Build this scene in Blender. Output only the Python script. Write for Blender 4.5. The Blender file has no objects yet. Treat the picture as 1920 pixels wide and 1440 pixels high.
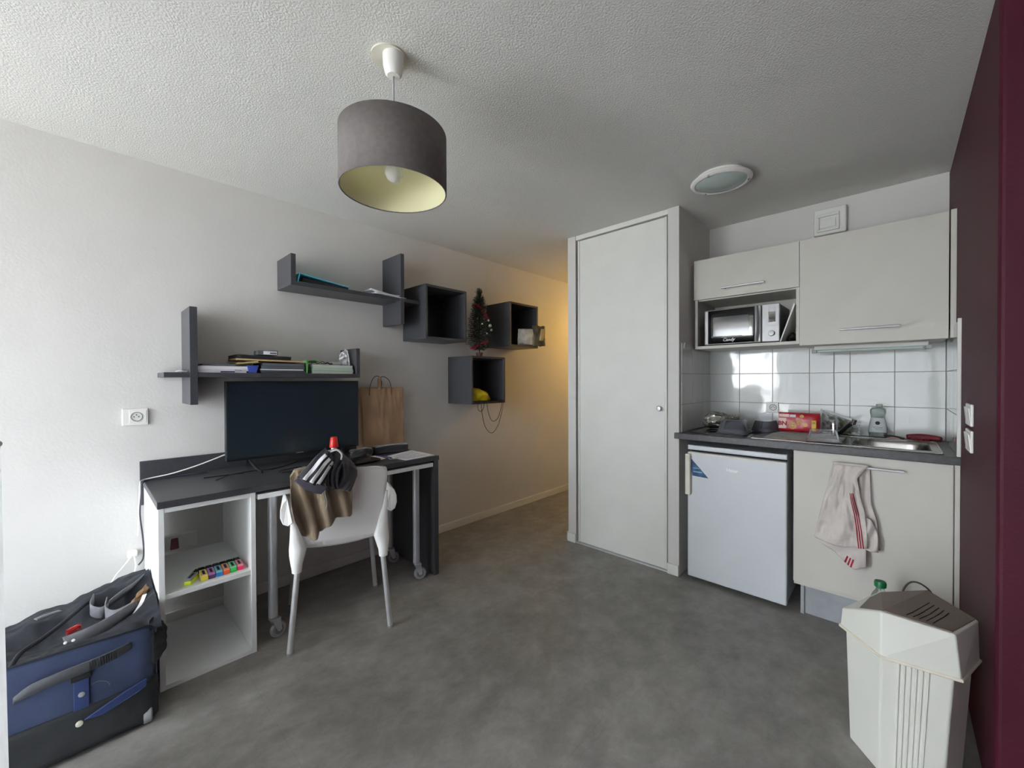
import bpy, bmesh, math, random
from mathutils import Vector, Matrix, noise
random.seed(7)
C = bpy.context.scene.collection
PI = math.pi
def V(*a): return Vector(a)
H = 2.3096          # ceiling height
L = 2.669           # plane of the left wall
SM = {}             # world matrices of roots

# ------------------------------------------------------------------ mesh builder
class MB:
    def __init__(s): s.bm = bmesh.new()
    def face(s, pts):
        return s.bm.faces.new([s.bm.verts.new(p) for p in pts])
    def box(s, x0, x1, y0, y1, z0, z1, m=None):
        c = [V(x, y, z) for z in (z0, z1) for y in (y0, y1) for x in (x0, x1)]
        if m is not None: c = [m @ p for p in c]
        v = [s.bm.verts.new(p) for p in c]
        for q in ((0,2,3,1),(4,5,7,6),(0,1,5,4),(2,6,7,3),(0,4,6,2),(1,3,7,5)):
            s.bm.faces.new([v[i] for i in q])
        return s
    def loft(s, rings, cap=True, closed=True):
        R = [[s.bm.verts.new(p) for p in r] for r in rings]
        n = len(R[0])
        for a, b in zip(R, R[1:]):
            for i in range(n if closed else n-1):
                j = (i+1) % n
                s.bm.faces.new((a[i], a[j], b[j], b[i]))
        if cap and closed:
            s.bm.faces.new(list(reversed(R[0]))); s.bm.faces.new(R[-1])
        return s
    def cyl(s, p0, p1, r0, r1=None, n=20, cap=True, ry=None):
        p0 = V(*p0); p1 = V(*p1); r1 = r0 if r1 is None else r1
        d = (p1-p0).normalized(); a = d.orthogonal().normalized(); b = d.cross(a)
        s.loft([[p + r*(math.cos(t)*a + math.sin(t)*b) for t in [2*PI*i/n for i in range(n)]]
                for p, r in ((p0, r0), (p1, r1))], cap)
        return s
    def lathe(s, c, prof, n=32, axis=(0,0,1), cap=True):
        c = V(*c); d = V(*axis).normalized(); a = d.orthogonal().normalized(); b = d.cross(a)
        s.loft([[c + z*d + max(r, 1e-4)*(math.cos(t)*a + math.sin(t)*b) for t in [2*PI*i/n for i in range(n)]]
                for r, z in prof], cap)
        return s
    def tube(s, pts, r, n=8, k=6, flat=None):
        P = [V(*p) for p in pts]
        if k > 1 and len(P) > 2:
            Q = []
            for i in range(len(P)-1):
                p0 = P[max(i-1,0)]; p1 = P[i]; p2 = P[i+1]; p3 = P[min(i+2,len(P)-1)]
                for j in range(k):
                    t = j/k
                    Q.append(0.5*((2*p1)+(p2-p0)*t+(2*p0-5*p1+4*p2-p3)*t*t+(3*p1-p0-3*p2+p3)*t**3))
            Q.append(P[-1]); P = Q
        rings = []; a = None
        for i, p in enumerate(P):
            d = (P[min(i+1,len(P)-1)] - P[max(i-1,0)]).normalized()
            a = d.orthogonal().normalized() if a is None else (a - a.dot(d)*d).normalized()
            b = d.cross(a)
            rr = r(i/(len(P)-1)) if callable(r) else r
            rings.append([p + rr*(math.cos(t)*a + math.sin(t)*b) for t in [2*PI*j/n for j in range(n)]])
        s.loft(rings); return s
    def ribbon(s, pts, w, k=8):
        # flat strap: pts = centre line, w = across vector per strap
        P = [V(*p) for p in pts]; Q = []
        W = [V(*x) for x in w] if isinstance(w[0], (tuple, list)) else [V(*w)]*len(P)
        QW = []
        for i in range(len(P)-1):
            p0 = P[max(i-1,0)]; p1 = P[i]; p2 = P[i+1]; p3 = P[min(i+2,len(P)-1)]
            for j in range(k):
                t = j/k
                Q.append(0.5*((2*p1)+(p2-p0)*t+(2*p0-5*p1+4*p2-p3)*t*t+(3*p1-p0-3*p2+p3)*t**3))
                QW.append(W[i].lerp(W[i+1], t))
        Q.append(P[-1]); QW.append(W[-1])
        s.loft([[q - x/2, q, q + x/2] for q, x in zip(Q, QW)], closed=False); return s
    def sheet(s, fn, nu, nv):
        g = [[s.bm.verts.new(fn(i/nu, j/nv)) for i in range(nu+1)] for j in range(nv+1)]
        for j in range(nv):
            for i in range(nu):
                s.bm.faces.new((g[j][i], g[j][i+1], g[j+1][i+1], g[j+1][i]))
        return s
    def prism(s, pts, off):
        off = V(*off); a = [V(*p) for p in pts]
        s.loft([a, [p+off for p in a]]); return s
    def pillow(s, c, R, U, N, w, h, t, nu=24, nv=16, crimp=0.0, wr=0.0, seed=0, px=2.0, py=3.0):
        c = V(*c); R = V(*R).normalized(); U = V(*U).normalized(); N = V(*N).normalized()
        for sd in (1, -1):
            def fn(a, b, sd=sd):
                u = 2*a-1; v = 2*b-1
                tt = t/2*max(0, 1-abs(u)**px)**.5*max(0, 1-abs(v)**py)**.5
                p = c + R*u*w/2*(1-crimp*(1-abs(v))**1*0) + U*v*h/2*(1-crimp*(1-abs(u)**2)*0)
                e = noise.noise(V(u*2.3+seed, v*2.3, sd*3.1))*wr
                return p + N*sd*(tt + (e if abs(u) < .99 and abs(v) < .99 else 0)) + U*noise.noise(V(u*2+seed, 7, 0))*wr*.8*abs(v) + R*noise.noise(V(v*2+seed, 3, 0))*wr*.8*abs(u)
            s.sheet(fn, nu, nv)
        bmesh.ops.remove_doubles(s.bm, verts=s.bm.verts, dist=1e-5)
        return s
    def build(s, name, mat, parent=None, bev=0, smooth=False, solid=0, sub=0, local=False, seg=2, off=0, angle=40):
        bmesh.ops.recalc_face_normals(s.bm, faces=s.bm.faces)
        me = bpy.data.meshes.new(name); s.bm.to_mesh(me); s.bm.free()
        if parent is not None and not local: me.transform(SM[parent.name].inverted())
        xs = [v.co for v in me.vertices]
        lo = V(*[min(v[i] for v in xs) for i in range(3)]); hi = V(*[max(v[i] for v in xs) for i in range(3)])
        c = (lo+hi)/2
        if parent is None: c.z = lo.z
        me.transform(Matrix.Translation(-c))
        o = bpy.data.objects.new(name, me); C.objects.link(o)
        o.location = c
        if parent is not None:
            o.parent = parent; SM[o.name] = SM[parent.name] @ Matrix.Translation(c)
        else: SM[o.name] = Matrix.Translation(c)
        for m in (mat if isinstance(mat, (list, tuple)) else [mat]): me.materials.append(m)
        if smooth:
            me.shade_smooth(); me.set_sharp_from_angle(angle=math.radians(angle))
        if solid:
            md = o.modifiers.new('thick', 'SOLIDIFY'); md.thickness = solid; md.offset = off
        if bev:
            md = o.modifiers.new('edge', 'BEVEL'); md.width = bev; md.segments = seg; md.limit_method = 'ANGLE'; md.angle_limit = math.radians(35)
        if sub:
            md = o.modifiers.new('round', 'SUBSURF'); md.levels = sub; md.render_levels = sub
        return o
def tag(o, label, cat, group=None, kind=None):
    o['label'] = label; o['category'] = cat
    if group: o['group'] = group
    if kind: o['kind'] = kind
    return o
def struct(o, label=None):
    o['kind'] = 'structure'
    if label: o['label'] = label
    return o
def thing(name, loc, label, cat, group=None, rz=0):
    o = bpy.data.objects.new(name, None); C.objects.link(o); o.location = loc; o.rotation_euler = (0,0,rz)
    o.empty_display_size = .05
    SM[o.name] = Matrix.Translation(V(*loc)) @ Matrix.Rotation(rz, 4, 'Z')
    return tag(o, label, cat, group)
def sroot(name, loc):
    o = bpy.data.objects.new(name, None); C.objects.link(o); o.location = loc; o['kind'] = 'structure'
    SM[o.name] = Matrix.Translation(V(*loc)); return o
def text(body, size, loc, right, up, mat, parent, name='lettering', ext=.0004, shear=0, align='CENTER', bold=0, width=None):
    cu = bpy.data.curves.new('t', 'FONT'); cu.body = body; cu.size = size; cu.extrude = ext; cu.align_x = align; cu.align_y = 'CENTER'
    cu.shear = shear; cu.offset = bold; cu.resolution_u = 3
    t = bpy.data.objects.new('t', cu); C.objects.link(t)
    dg = bpy.context.evaluated_depsgraph_get(); me = bpy.data.meshes.new_from_object(t.evaluated_get(dg))
    bpy.data.objects.remove(t)
    r = V(*right).normalized(); u = V(*up).normalized(); n = r.cross(u)
    M = Matrix(((r.x,u.x,n.x,loc[0]),(r.y,u.y,n.y,loc[1]),(r.z,u.z,n.z,loc[2]),(0,0,0,1)))
    if width:
        xs = [v.co.x for v in me.vertices]; w = max(xs)-min(xs)
        for v in me.vertices: v.co.x *= width/w
    me.transform(SM[parent.name].inverted() @ M)
    me.name = name; o = bpy.data.objects.new(name, me); C.objects.link(o); o.parent = parent
    me.materials.clear(); me.materials.append(mat)
    return o

# ------------------------------------------------------------------ materials
def lin(c):
    return tuple(((x/255)/12.92 if x/255 <= .04045 else ((x/255+.055)/1.055)**2.4) for x in c) + (1,)
def mat(name, col, rough=.5, metal=0, bump=None, var=None, spec=.5, trans=0, coat=0, alpha=1, ior=1.45, transl=0, emis=None, sheen=0, stretch=None, col2=None):
    m = bpy.data.materials.new(name); m.use_nodes = True; nt = m.node_tree; b = nt.nodes['Principled BSDF']
    b.inputs['Base Color'].default_value = lin(col); b.inputs['Roughness'].default_value = rough; b.inputs['Metallic'].default_value = metal
    b.inputs['Specular IOR Level'].default_value = spec; b.inputs['Transmission Weight'].default_value = trans
    b.inputs['Coat Weight'].default_value = coat; b.inputs['Alpha'].default_value = alpha; b.inputs['IOR'].default_value = ior
    b.inputs['Sheen Weight'].default_value = sheen
    if emis: b.inputs['Emission Color'].default_value = lin(emis[0]); b.inputs['Emission Strength'].default_value = emis[1]
    tc = nt.nodes.new('ShaderNodeTexCoord'); src = tc.outputs['Object']
    if stretch:
        mp = nt.nodes.new('ShaderNodeMapping'); mp.inputs['Scale'].default_value = stretch; nt.links.new(src, mp.inputs[0]); src = mp.outputs[0]
    if var is None: var = (14, .04)
    n = nt.nodes.new('ShaderNodeTexNoise'); n.inputs['Scale'].default_value = var[0]; n.inputs['Detail'].default_value = 4
    nt.links.new(src, n.inputs['Vector'])
    mx = nt.nodes.new('ShaderNodeMix'); mx.data_type = 'RGBA'
    c = lin(col)
    if col2: mx.inputs[6].default_value = c; mx.inputs[7].default_value = lin(col2)
    else:
        mx.inputs[6].default_value = tuple(x*(1-var[1]*1.6) for x in c[:3])+(1,); mx.inputs[7].default_value = tuple(min(1, x*(1+var[1]*1.6)) for x in c[:3])+(1,)
    rp = nt.nodes.new('ShaderNodeValToRGB'); rp.color_ramp.elements[0].position = .38; rp.color_ramp.elements[1].position = .62
    nt.links.new(n.outputs['Fac'], rp.inputs[0]); nt.links.new(rp.outputs[0], mx.inputs[0])
    nt.links.new(mx.outputs[2], b.inputs['Base Color'])
    if bump:
        bn = nt.nodes.new('ShaderNodeTexNoise'); bn.inputs['Scale'].default_value = bump[0]; bn.inputs['Detail'].default_value = bump[3] if len(bump) > 3 else 2
        nt.links.new(src, bn.inputs['Vector'])
        bu = nt.nodes.new('ShaderNodeBump'); bu.inputs['Strength'].default_value = bump[1]; bu.inputs['Distance'].default_value = bump[2]
        nt.links.new(bn.outputs['Fac'], bu.inputs['Height']); nt.links.new(bu.outputs[0], b.inputs['Normal'])
    if transl:
        tr = nt.nodes.new('ShaderNodeBsdfTranslucent'); nt.links.new(mx.outputs[2], tr.inputs[0])
        ms = nt.nodes.new('ShaderNodeMixShader'); ms.inputs[0].default_value = transl
        out = nt.nodes['Material Output']; nt.links.new(b.outputs[0], ms.inputs[1]); nt.links.new(tr.outputs[0], ms.inputs[2]); nt.links.new(ms.outputs[0], out.inputs[0])
    return m
def thin_clear(name, col, fac, rough=.05):
    # thin clear plastic film: mostly transparent with gloss
    m = bpy.data.materials.new(name); m.use_nodes = True; nt = m.node_tree; nt.nodes.clear()
    out = nt.nodes.new('ShaderNodeOutputMaterial'); t = nt.nodes.new('ShaderNodeBsdfTransparent'); t.inputs[0].default_value = lin(col)
    g = nt.nodes.new('ShaderNodeBsdfPrincipled'); g.inputs['Base Color'].default_value = lin(col); g.inputs['Roughness'].default_value = rough
    fr = nt.nodes.new('ShaderNodeFresnel'); fr.inputs[0].default_value = 1.5
    ad = nt.nodes.new('ShaderNodeMath'); ad.operation = 'ADD'; ad.inputs[1].default_value = fac; ad.use_clamp = True
    nz = nt.nodes.new('ShaderNodeTexNoise'); nz.inputs['Scale'].default_value = 30; bu = nt.nodes.new('ShaderNodeBump'); bu.inputs['Strength'].default_value = .3; bu.inputs['Distance'].default_value = .004
    nt.links.new(nz.outputs[0], bu.inputs['Height']); nt.links.new(bu.outputs[0], g.inputs['Normal'])
    mx = nt.nodes.new('ShaderNodeMixShader'); nt.links.new(fr.outputs[0], ad.inputs[0]); nt.links.new(ad.outputs[0], mx.inputs[0])
    nt.links.new(t.outputs[0], mx.inputs[1]); nt.links.new(g.outputs[0], mx.inputs[2]); nt.links.new(mx.outputs[0], out.inputs[0])
    return m

m_wall = mat('wall_paint', (208,206,202), .85, bump=(95,.25,.0020), var=(3,.01))
m_ceil = mat('ceiling_stipple', (214,213,208), .9, bump=(150,.75,.0036), var=(2,.01))
m_burg = mat('burgundy_paint', (64,10,30), .6, bump=(110,.35,.002), var=(4,.03), spec=.3)
m_lac = mat('white_lacquer', (222,222,216), .45, var=(6,.01))
m_cab = mat('cabinet_front', (196,193,184), .5, var=(5,.012), bump=(200,.08,.0006))
m_white = mat('white_melamine', (228,230,228), .4, var=(5,.01))
m_dark = mat('charcoal_wood', (60,61,65), .38, var=(30,.09), stretch=(3,14,14), bump=(60,.12,.0008))
m_darkin = mat('charcoal_board', (52,52,55), .5, var=(30,.06), stretch=(3,14,14))
m_top = mat('worktop_laminate', (62,61,62), .38, var=(60,.12), bump=(120,.1,.0006))
m_plast = mat('white_plastic', (232,231,226), .35, var=(5,.01))
m_chair = mat('chair_plastic', (240,240,238), .32, var=(3,.008))
m_steel = mat('brushed_steel', (178,180,183), .38, .6, bump=(150,.06,.0006), var=(20,.05), stretch=(20,20,1))
m_alu = mat('aluminium', (205,206,207), .38, .45, var=(20,.03))
m_chrome = mat('chrome', (225,225,228), .08, 1)
m_sink = mat('sink_steel', (165,163,158), .26, 1, bump=(40,.08,.001), var=(14,.06))
m_black = mat('black_plastic', (22,23,25), .4)
m_blacksoft = mat('black_fabric', (24,24,28), .9, bump=(200,.4,.001), var=(20,.1), sheen=.3)
m_rubber = mat('grey_rubber', (140,142,144), .6)
m_cream = mat('cream_plastic', (214,211,196), .4)
m_logo = mat('logo_white', (252,252,252), .3)
m_fridge = mat('fridge_enamel', (206,210,213), .3, bump=(160,.06,.0008), var=(5,.008), coat=.2)
m_taupe = mat('shade_fabric', (104,98,95), .9, bump=(300,.3,.0006), var=(60,.04))
m_inner = mat('shade_lining', (226,221,178), .8, var=(5,.01))
m_bulb = mat('bulb_opal', (240,240,236), .15, transl=.3)
m_frost = mat('frosted_glass', (176,190,184), .22, coat=.3, var=(4,.02))
m_glassblack = mat('black_glass', (10,11,13), .05, coat=1)
m_screen = mat('tv_screen', (30,40,47), .2, spec=.6, var=(3,.02))
m_silver = mat('silver_plastic', (150,150,150), .35, .3, var=(30,.02))
m_kraft = mat('kraft_paper', (158,128,100), .8, bump=(9,.5,.01,5), var=(6,.07))
m_kraftlit = mat('kraft_paper_lit', (186,154,126), .8, bump=(9,.4,.008,5))  # lighter kraft for the bag's sides: light falling there put into the colour
m_paper = mat('white_paper', (226,226,230), .8, bump=(12,.1,.004))
m_print = mat('grey_print', (130,130,145), .9)
m_ink = mat('dark_ink', (35,35,42), .7)
m_red = mat('red_plastic', (190,32,28), .3)
m_brown = mat('brown_jersey', (122,107,86), .95, bump=(240,.3,.0006), var=(16,.06), sheen=.3)
m_navy = mat('black_track_fabric', (29,29,37), .75, bump=(160,.3,.0006), var=(12,.08), sheen=.3)
m_stripe = mat('white_stripe', (222,222,224), .8)
m_cuff = mat('grey_cuff', (52,50,60), .9, bump=(300,.4,.0006))
m_blue = mat('blue_nylon', (50,62,92), .8, bump=(260,.35,.0008), var=(9,.08), sheen=.2)
m_blue2 = mat('bright_blue_trim', (40,56,100), .7, bump=(260,.3,.0006))
m_bagdark = mat('dark_nylon', (24,27,34), .85, bump=(220,.35,.0008), var=(10,.12))
m_bagblk = mat('black_polyester', (44,46,48), .9, bump=(180,.4,.001), var=(14,.12))
m_strap = mat('grey_webbing', (104,105,109), .9, bump=(260,.5,.0008), var=(20,.08))
m_towel = mat('linen_towel', (196,188,182), .95, bump=(40,.35,.004,4), var=(14,.04), sheen=.2)
m_towred = mat('red_stripe', (150,26,48), .9)
m_greencap = mat('green_cap', (16,104,60), .35)
m_bin = mat('bin_plastic', (212,212,203), .45, bump=(140,.2,.001), var=(4,.012))
m_binrim = mat('bin_rim_plastic', (214,206,190), .45)
m_flap = mat('taupe_plastic', (112,101,92), .5, bump=(140,.25,.001), var=(6,.03))
m_grooveshade = mat('groove_shade', (38,32,30), .8)  # dark tone for the flap lines: groove shade put into the colour
m_foil = mat('foil', (190,188,180), .25, .9, bump=(35,.8,.01))
m_smoke = thin_clear('smoked_plastic', (176,178,186), .12, .12)
m_clear = thin_clear('clear_plastic', (240,242,243), .07, .08)
m_bottle = thin_clear('bottle_plastic', (226,232,229), .06, .06)
m_grey = mat('plinth_grey', (150,153,156), .5)
m_gap = mat('dark_gap', (28,28,30), .8)
m_tile = mat('white_tile', (205,207,204), .07, var=(3,.015), bump=(9,.45,.006,1), coat=.3)
m_grout = mat('grout', (140,138,132), .9)
def floor_mat():
    m = mat('vinyl_floor', (104,103,98), .42, var=(3,.1)); nt = m.node_tree; b = nt.nodes['Principled BSDF']
    tc = nt.nodes['Texture Coordinate']
    n1 = nt.nodes.new('ShaderNodeTexNoise'); n1.inputs['Scale'].default_value = 6.5; n1.inputs['Detail'].default_value = 9; n1.inputs['Roughness'].default_value = .70; n1.inputs['Distortion'].default_value = .15
    mp = nt.nodes.new('ShaderNodeMapping'); mp.inputs['Scale'].default_value = (1.0, 1.25, 1); mp.inputs['Rotation'].default_value = (0,0,.5)
    nt.links.new(tc.outputs['Object'], mp.inputs[0]); nt.links.new(mp.outputs[0], n1.inputs['Vector'])
    r = nt.nodes.new('ShaderNodeValToRGB'); e = r.color_ramp.elements
    e[0].position = .30; e[0].color = lin((110,108,105)); e[1].position = .70; e[1].color = lin((150,147,143))
    q = e.new(.5); q.color = lin((130,127,123))
    nt.links.new(n1.outputs['Fac'], r.inputs[0])
    # sheet seam lines
    br = nt.nodes.new('ShaderNodeTexBrick'); br.offset = 0; br.inputs['Scale'].default_value = 1; br.inputs['Mortar Size'].default_value = .0016
    br.inputs['Brick Width'].default_value = 2.0; br.inputs['Row Height'].default_value = 2.0; br.inputs['Mortar Smooth'].default_value = .6
    br.inputs['Color1'].default_value = (1,1,1,1); br.inputs['Color2'].default_value = (1,1,1,1); br.inputs['Mortar'].default_value = (.88,.88,.88,1)
    m2 = nt.nodes.new('ShaderNodeMapping'); m2.inputs['Location'].default_value = (.86,.09,0); nt.links.new(tc.outputs['Object'], m2.inputs[0]); nt.links.new(m2.outputs[0], br.inputs['Vector'])
    mm = nt.nodes.new('ShaderNodeMix'); mm.data_type = 'RGBA'; mm.blend_type = 'MULTIPLY'; mm.inputs[0].default_value = 1
    nt.links.new(r.outputs[0], mm.inputs[6]); nt.links.new(br.outputs['Color'], mm.inputs[7]); nt.links.new(mm.outputs[2], b.inputs['Base Color'])
    return m
m_floor = floor_mat()

# ------------------------------------------------------------------ room shell
XW = -2.30
struct(MB().box(XW-.15, 5.1, -1.05, L+.1, -.05, 0).build('floor', m_floor))
struct(MB().box(XW-.15, 5.1, -1.05, L+.1, H, H+.08).build('ceiling', m_ceil))
struct(MB().box(XW-.15, 5.1, L, L+.1, 0, H).build('wall_left', m_wall))
w = MB()
WY0, WY1, WZ0, WZ1 = -.40, 2.42, .10, 2.18
w.box(XW-.15, XW, -1.05, WY0, 0, H).box(XW-.15, XW, WY1, L, 0, H).box(XW-.15, XW, WY0, WY1, 0, WZ0).box(XW-.15, XW, WY0, WY1, WZ1, H)
struct(w.build('wall_window', m_wall))
w = MB().prism([(1.70,-.20,0),(3.22,-.20,0),(3.22,-.30,0),(1.80,-.30,0),(1.80,-1.05,0),(1.70,-1.05,0)], (0,0,H))
struct(w.build('wall_right', m_burg, bev=.012, seg=3))
struct(MB().box(XW, 1.70, -1.05, -.95, 0, H).build('wall_alcove', m_burg))
struct(MB().box(3.116, 3.216, -.20, .98, 0, H).build('wall_back', m_wall))
# closet block: two sides, front jambs
w = MB()
w.box(2.548, 3.216, .98, 1.05, 0, H)
w.box(2.548, 5.0, 1.75, 1.82, 0, H)
w.box(3.216, 3.26, 1.05, 1.75, 0, H)
struct(w.build('wall_closet', m_wall))
struct(MB().box(5.0, 5.1, 1.75, L, 0, H).build('wall_corridor', m_wall))
struct(MB().box(XW, 5.0, L-.013, L, 0, .062).build('baseboard_left', m_lac, bev=.003))
struct(MB().box(2.536, 2.548, 1.752, 1.832, 0, .068).box(2.536, 3.0, 1.82, 1.832, 0, .068).build('baseboard_jamb', m_lac, bev=.003))
struct(MB().box(2.536, 2.548, .98, 1.052, 0, .068).build('baseboard_closet', m_lac, bev=.003))
# closet sliding door
d = sroot('door_1', (2.56, 1.4, 0))
struct(MB().box(2.562, 2.585, 1.076, 1.722, .012, 2.268).build('door_panel', m_lac, d, bev=.002))
MB().box(2.556, 2.59, 1.722, 1.736, .012, 2.268).box(2.556, 2.59, 1.060, 1.074, .012, 2.268).build('door_edge', m_lac, d, bev=.002)
MB().lathe((2.562,1.106,1.044), [(.006,0),(.006,.010),(.015,.014),(.017,.022),(.013,.029),(.001,.031)], 20, (-1,0,0)).build('door_knob', m_alu, d, smooth=True)
struct(MB().box(2.550, 2.60, 1.05, 1.75, 2.276, H).build('trim_1', m_lac, bev=.003))
struct(MB().box(2.545, 2.60, 1.05, 1.75, 0, .009).build('trim_2', m_alu, bev=.002))
struct(MB().box(2.64, 2.66, 1.05, 1.75, 0, H).build('closet_gap_shade', m_gap))  # dark sheet behind the door; shade in the gaps put into its colour
# tile fields: individual bevelled tiles over a grout bed
def tiles(axis, fixed, u, z, name, sgn):
    m = MB(); g = .0022
    for a, b in zip(u, u[1:]):
        for c, e in zip(z, z[1:]):
            if axis == 'x': m.box(fixed-.0085*sgn if sgn > 0 else fixed, fixed if sgn > 0 else fixed+.0085, a+g/2, b-g/2, c+g/2, e-g/2)
            else: m.box(a+g/2, b-g/2, min(fixed, fixed+sgn*.0085), max(fixed, fixed+sgn*.0085), c+g/2, e-g/2)
    # grout bed
    if axis == 'x': m2 = MB().box(fixed-.005, fixed, u[0], u[-1], z[0], z[-1])
    else: m2 = MB().box(u[0], u[-1], min(fixed, fixed+sgn*.005), max(fixed, fixed+sgn*.005), z[0], z[-1])
    r = sroot(name, (fixed if axis == 'x' else (u[0]+u[-1])/2, fixed if axis == 'y' else (u[0]+u[-1])/2, z[0]))
    m.build('tiles', m_tile, r, bev=.0012, seg=2); m2.build('grout', m_grout, r)
ZT = [.90, 1.073, 1.268, 1.463]
tiles('x', 3.116, [-.1999, -.191, .004, .196, .391, .587, .782, .98], ZT, 'trim_3', 1)
tiles('y', .98, [2.572, 2.755, 2.95, 3.107], ZT, 'trim_4', -1)
tiles('y', -.20, [2.536, 2.722, 2.917, 3.107], [.90, 1.073, 1.268, 1.476], 'trim_5', 1)
struct(MB().box(2.528, 2.537, -.20, -.188, .90, 1.484).build('trim_6', m_lac, bev=.002))
# window
wn = sroot('window_1', (XW-.08, (WY0+WY1)/2, WZ0))
f = MB(); a0, a1 = XW-.10, XW-.05
for (y0, y1) in ((WY0, WY0+.05), (WY1-.05, WY1), ((WY0+WY1)/2-.045, (WY0+WY1)/2+.045)): f.box(a0, a1, y0, y1, WZ0, WZ1)
f.box(a0, a1, WY0, WY1, WZ0, WZ0+.07).box(a0, a1, WY0, WY1, WZ1-.06, WZ1)
f.build('window_frame', m_plast, wn, bev=.004)

# ------------------------------------------------------------------ window curtain (sheer) and an added cloth for an unidentified bright strip
t = thing('curtain', (XW+.12, 1.4, 0), 'sheer white curtain hanging across the window', 'curtain')
m_sheer = mat('sheer_curtain', (244,246,250), .9, transl=.8)
nt = m_sheer.node_tree; out = nt.nodes['Material Output']; src = out.inputs[0].links[0].from_socket
tp = nt.nodes.new('ShaderNodeBsdfTransparent'); ms = nt.nodes.new('ShaderNodeMixShader'); ms.inputs[0].default_value = .30
nt.links.new(src, ms.inputs[1]); nt.links.new(tp.outputs[0], ms.inputs[2]); nt.links.new(ms.outputs[0], out.inputs[0])
MB().sheet(lambda a, b: V(XW+.12 + .028*math.sin(a*120) + .012*math.sin(a*43+1), 1.55+a*.95, .03+b*2.18), 200, 4).build('drape', m_sheer, t, smooth=True, angle=180)
MB().box(XW+.10, XW+.14, 1.55, 2.50, 2.205, 2.222).build('heading', m_plast, t)
t = thing('curtain', (XW+.12, .5, 0), 'thick pale curtain drawn over the wider part of the window', 'curtain')
m_thick = mat('pale_curtain', (212,214,216), .95, transl=.22)
MB().sheet(lambda a, b: V(XW+.12 + .034*math.sin(a*110) + .012*math.sin(a*37+1), -.50+a*2.03, .03+b*2.18), 300, 4).build('drape', m_thick, t, smooth=True, angle=180)
MB().box(XW+.10, XW+.14, -.50, 1.53, 2.205, 2.222).build('heading', m_plast, t)
r = thing('curtain_rod', (XW+.12, 1.4, 2.22), 'metal curtain rod above the window', 'curtain rod')
MB().cyl((XW+.12,-.60,2.235), (XW+.12,2.58,2.235), .009).build('rod', m_alu, r, smooth=True)
for y in (-.55, 2.53): MB().box(XW, XW+.125, y-.008, y+.008, 2.227, 2.243).build('bracket', m_alu, r)
t = thing('bright_strip_cloth', (-.2, 1.4, 0), 'sheer white cloth on an added low rail, standing in for a bright strip by the blue bag', 'rack')  # cloth and rail invented for a bright strip, translucent so daylight brightens them
def hang(a, b):
    z = .02 + b*1.08
    x = -.1150 + .0075*(1-b)**1.3 - a*.30; y = 1.30 + a*.55
    return V(x, y + .010*math.sin(a*30)*(1-.3*b), z)
m_hang = mat('white_net_cloth', (250,250,250), .9, transl=.75)
MB().sheet(hang, 60, 24).build('hanging_cloth', m_hang, t, smooth=True, angle=180)
MB().cyl((-.119,1.300,1.107), (-.43,1.865,1.107), .007).build('rail', m_plast, t, smooth=True)
for q in (.35, .97): MB().cyl((-.119-.311*q,1.300+.565*q,0), (-.119-.311*q,1.300+.565*q,1.107), .007).build('post', m_plast, t, smooth=True)

# ------------------------------------------------------------------ pendant lamp
t = thing('pendant_lamp', (.714, 1.21, 1.857), 'taupe drum pendant lamp with cream lining and bare round bulb', 'lamp')
c = (.714, 1.21)
MB().lathe((c[0]-.004, c[1]+.02, H-.006), [(.058,.006),(.058,0),(.001,0)], 40).build('ceiling_plate', m_cream, t, smooth=True)
MB().lathe((c[0], c[1], 2.235), [(.006,0),(.020,.001),(.027,.008),(.033,.034),(.034,.068),(.034,.0686)], 32).build('ceiling_cup', m_plast, t, smooth=True)
MB().cyl((c[0], c[1], 1.985), (c[0], c[1], 2.238), .0028, n=8).build('cord', m_grey, t)
m = MB(); m.lathe((c[0], c[1], 1.857), [(.170,0),(.170,.185)], 96, cap=False); s = m.build('lamp_shade', m_taupe, t, smooth=True, solid=.0016, off=1)
MB().lathe((c[0], c[1], 1.8575), [(.1682,0),(.1682,.184)], 96, cap=False).build('shade_lining', m_inner, t, smooth=True, solid=.001)
for z in (1.857, 2.042):
    m = MB(); m.tube([(c[0]+.1695*math.cos(2*PI*i/48), c[1]+.1695*math.sin(2*PI*i/48), z) for i in range(49)], .0022, 6, 1)
    m.build('shade_hem', m_taupe, t, smooth=True)
m = MB()
for k in range(3):
    a = 2*PI*k/3+.4; m.tube([(c[0]+.018*math.cos(a), c[1]+.018*math.sin(a), 1.975), (c[0]+.168*math.cos(a), c[1]+.168*math.sin(a), 2.034)], .0018, 6, 1)
m.lathe((c[0], c[1], 1.972), [(.017,0),(.021,0),(.021,.004),(.017,.004)], 24)
m.build('shade_carrier', m_plast, t)
MB().cyl((c[0], c[1], 1.945), (c[0], c[1], 1.99), .018, .015).build('lamp_holder', m_plast, t, smooth=True)
MB().lathe((c[0], c[1], 1.888), [(.001,0),(.012,.002),(.022,.009),(.0295,.024),(.030,.034),(.025,.050),(.016,.064),(.014,.07)], 32).build('bulb', m_bulb, t, smooth=True)

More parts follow.
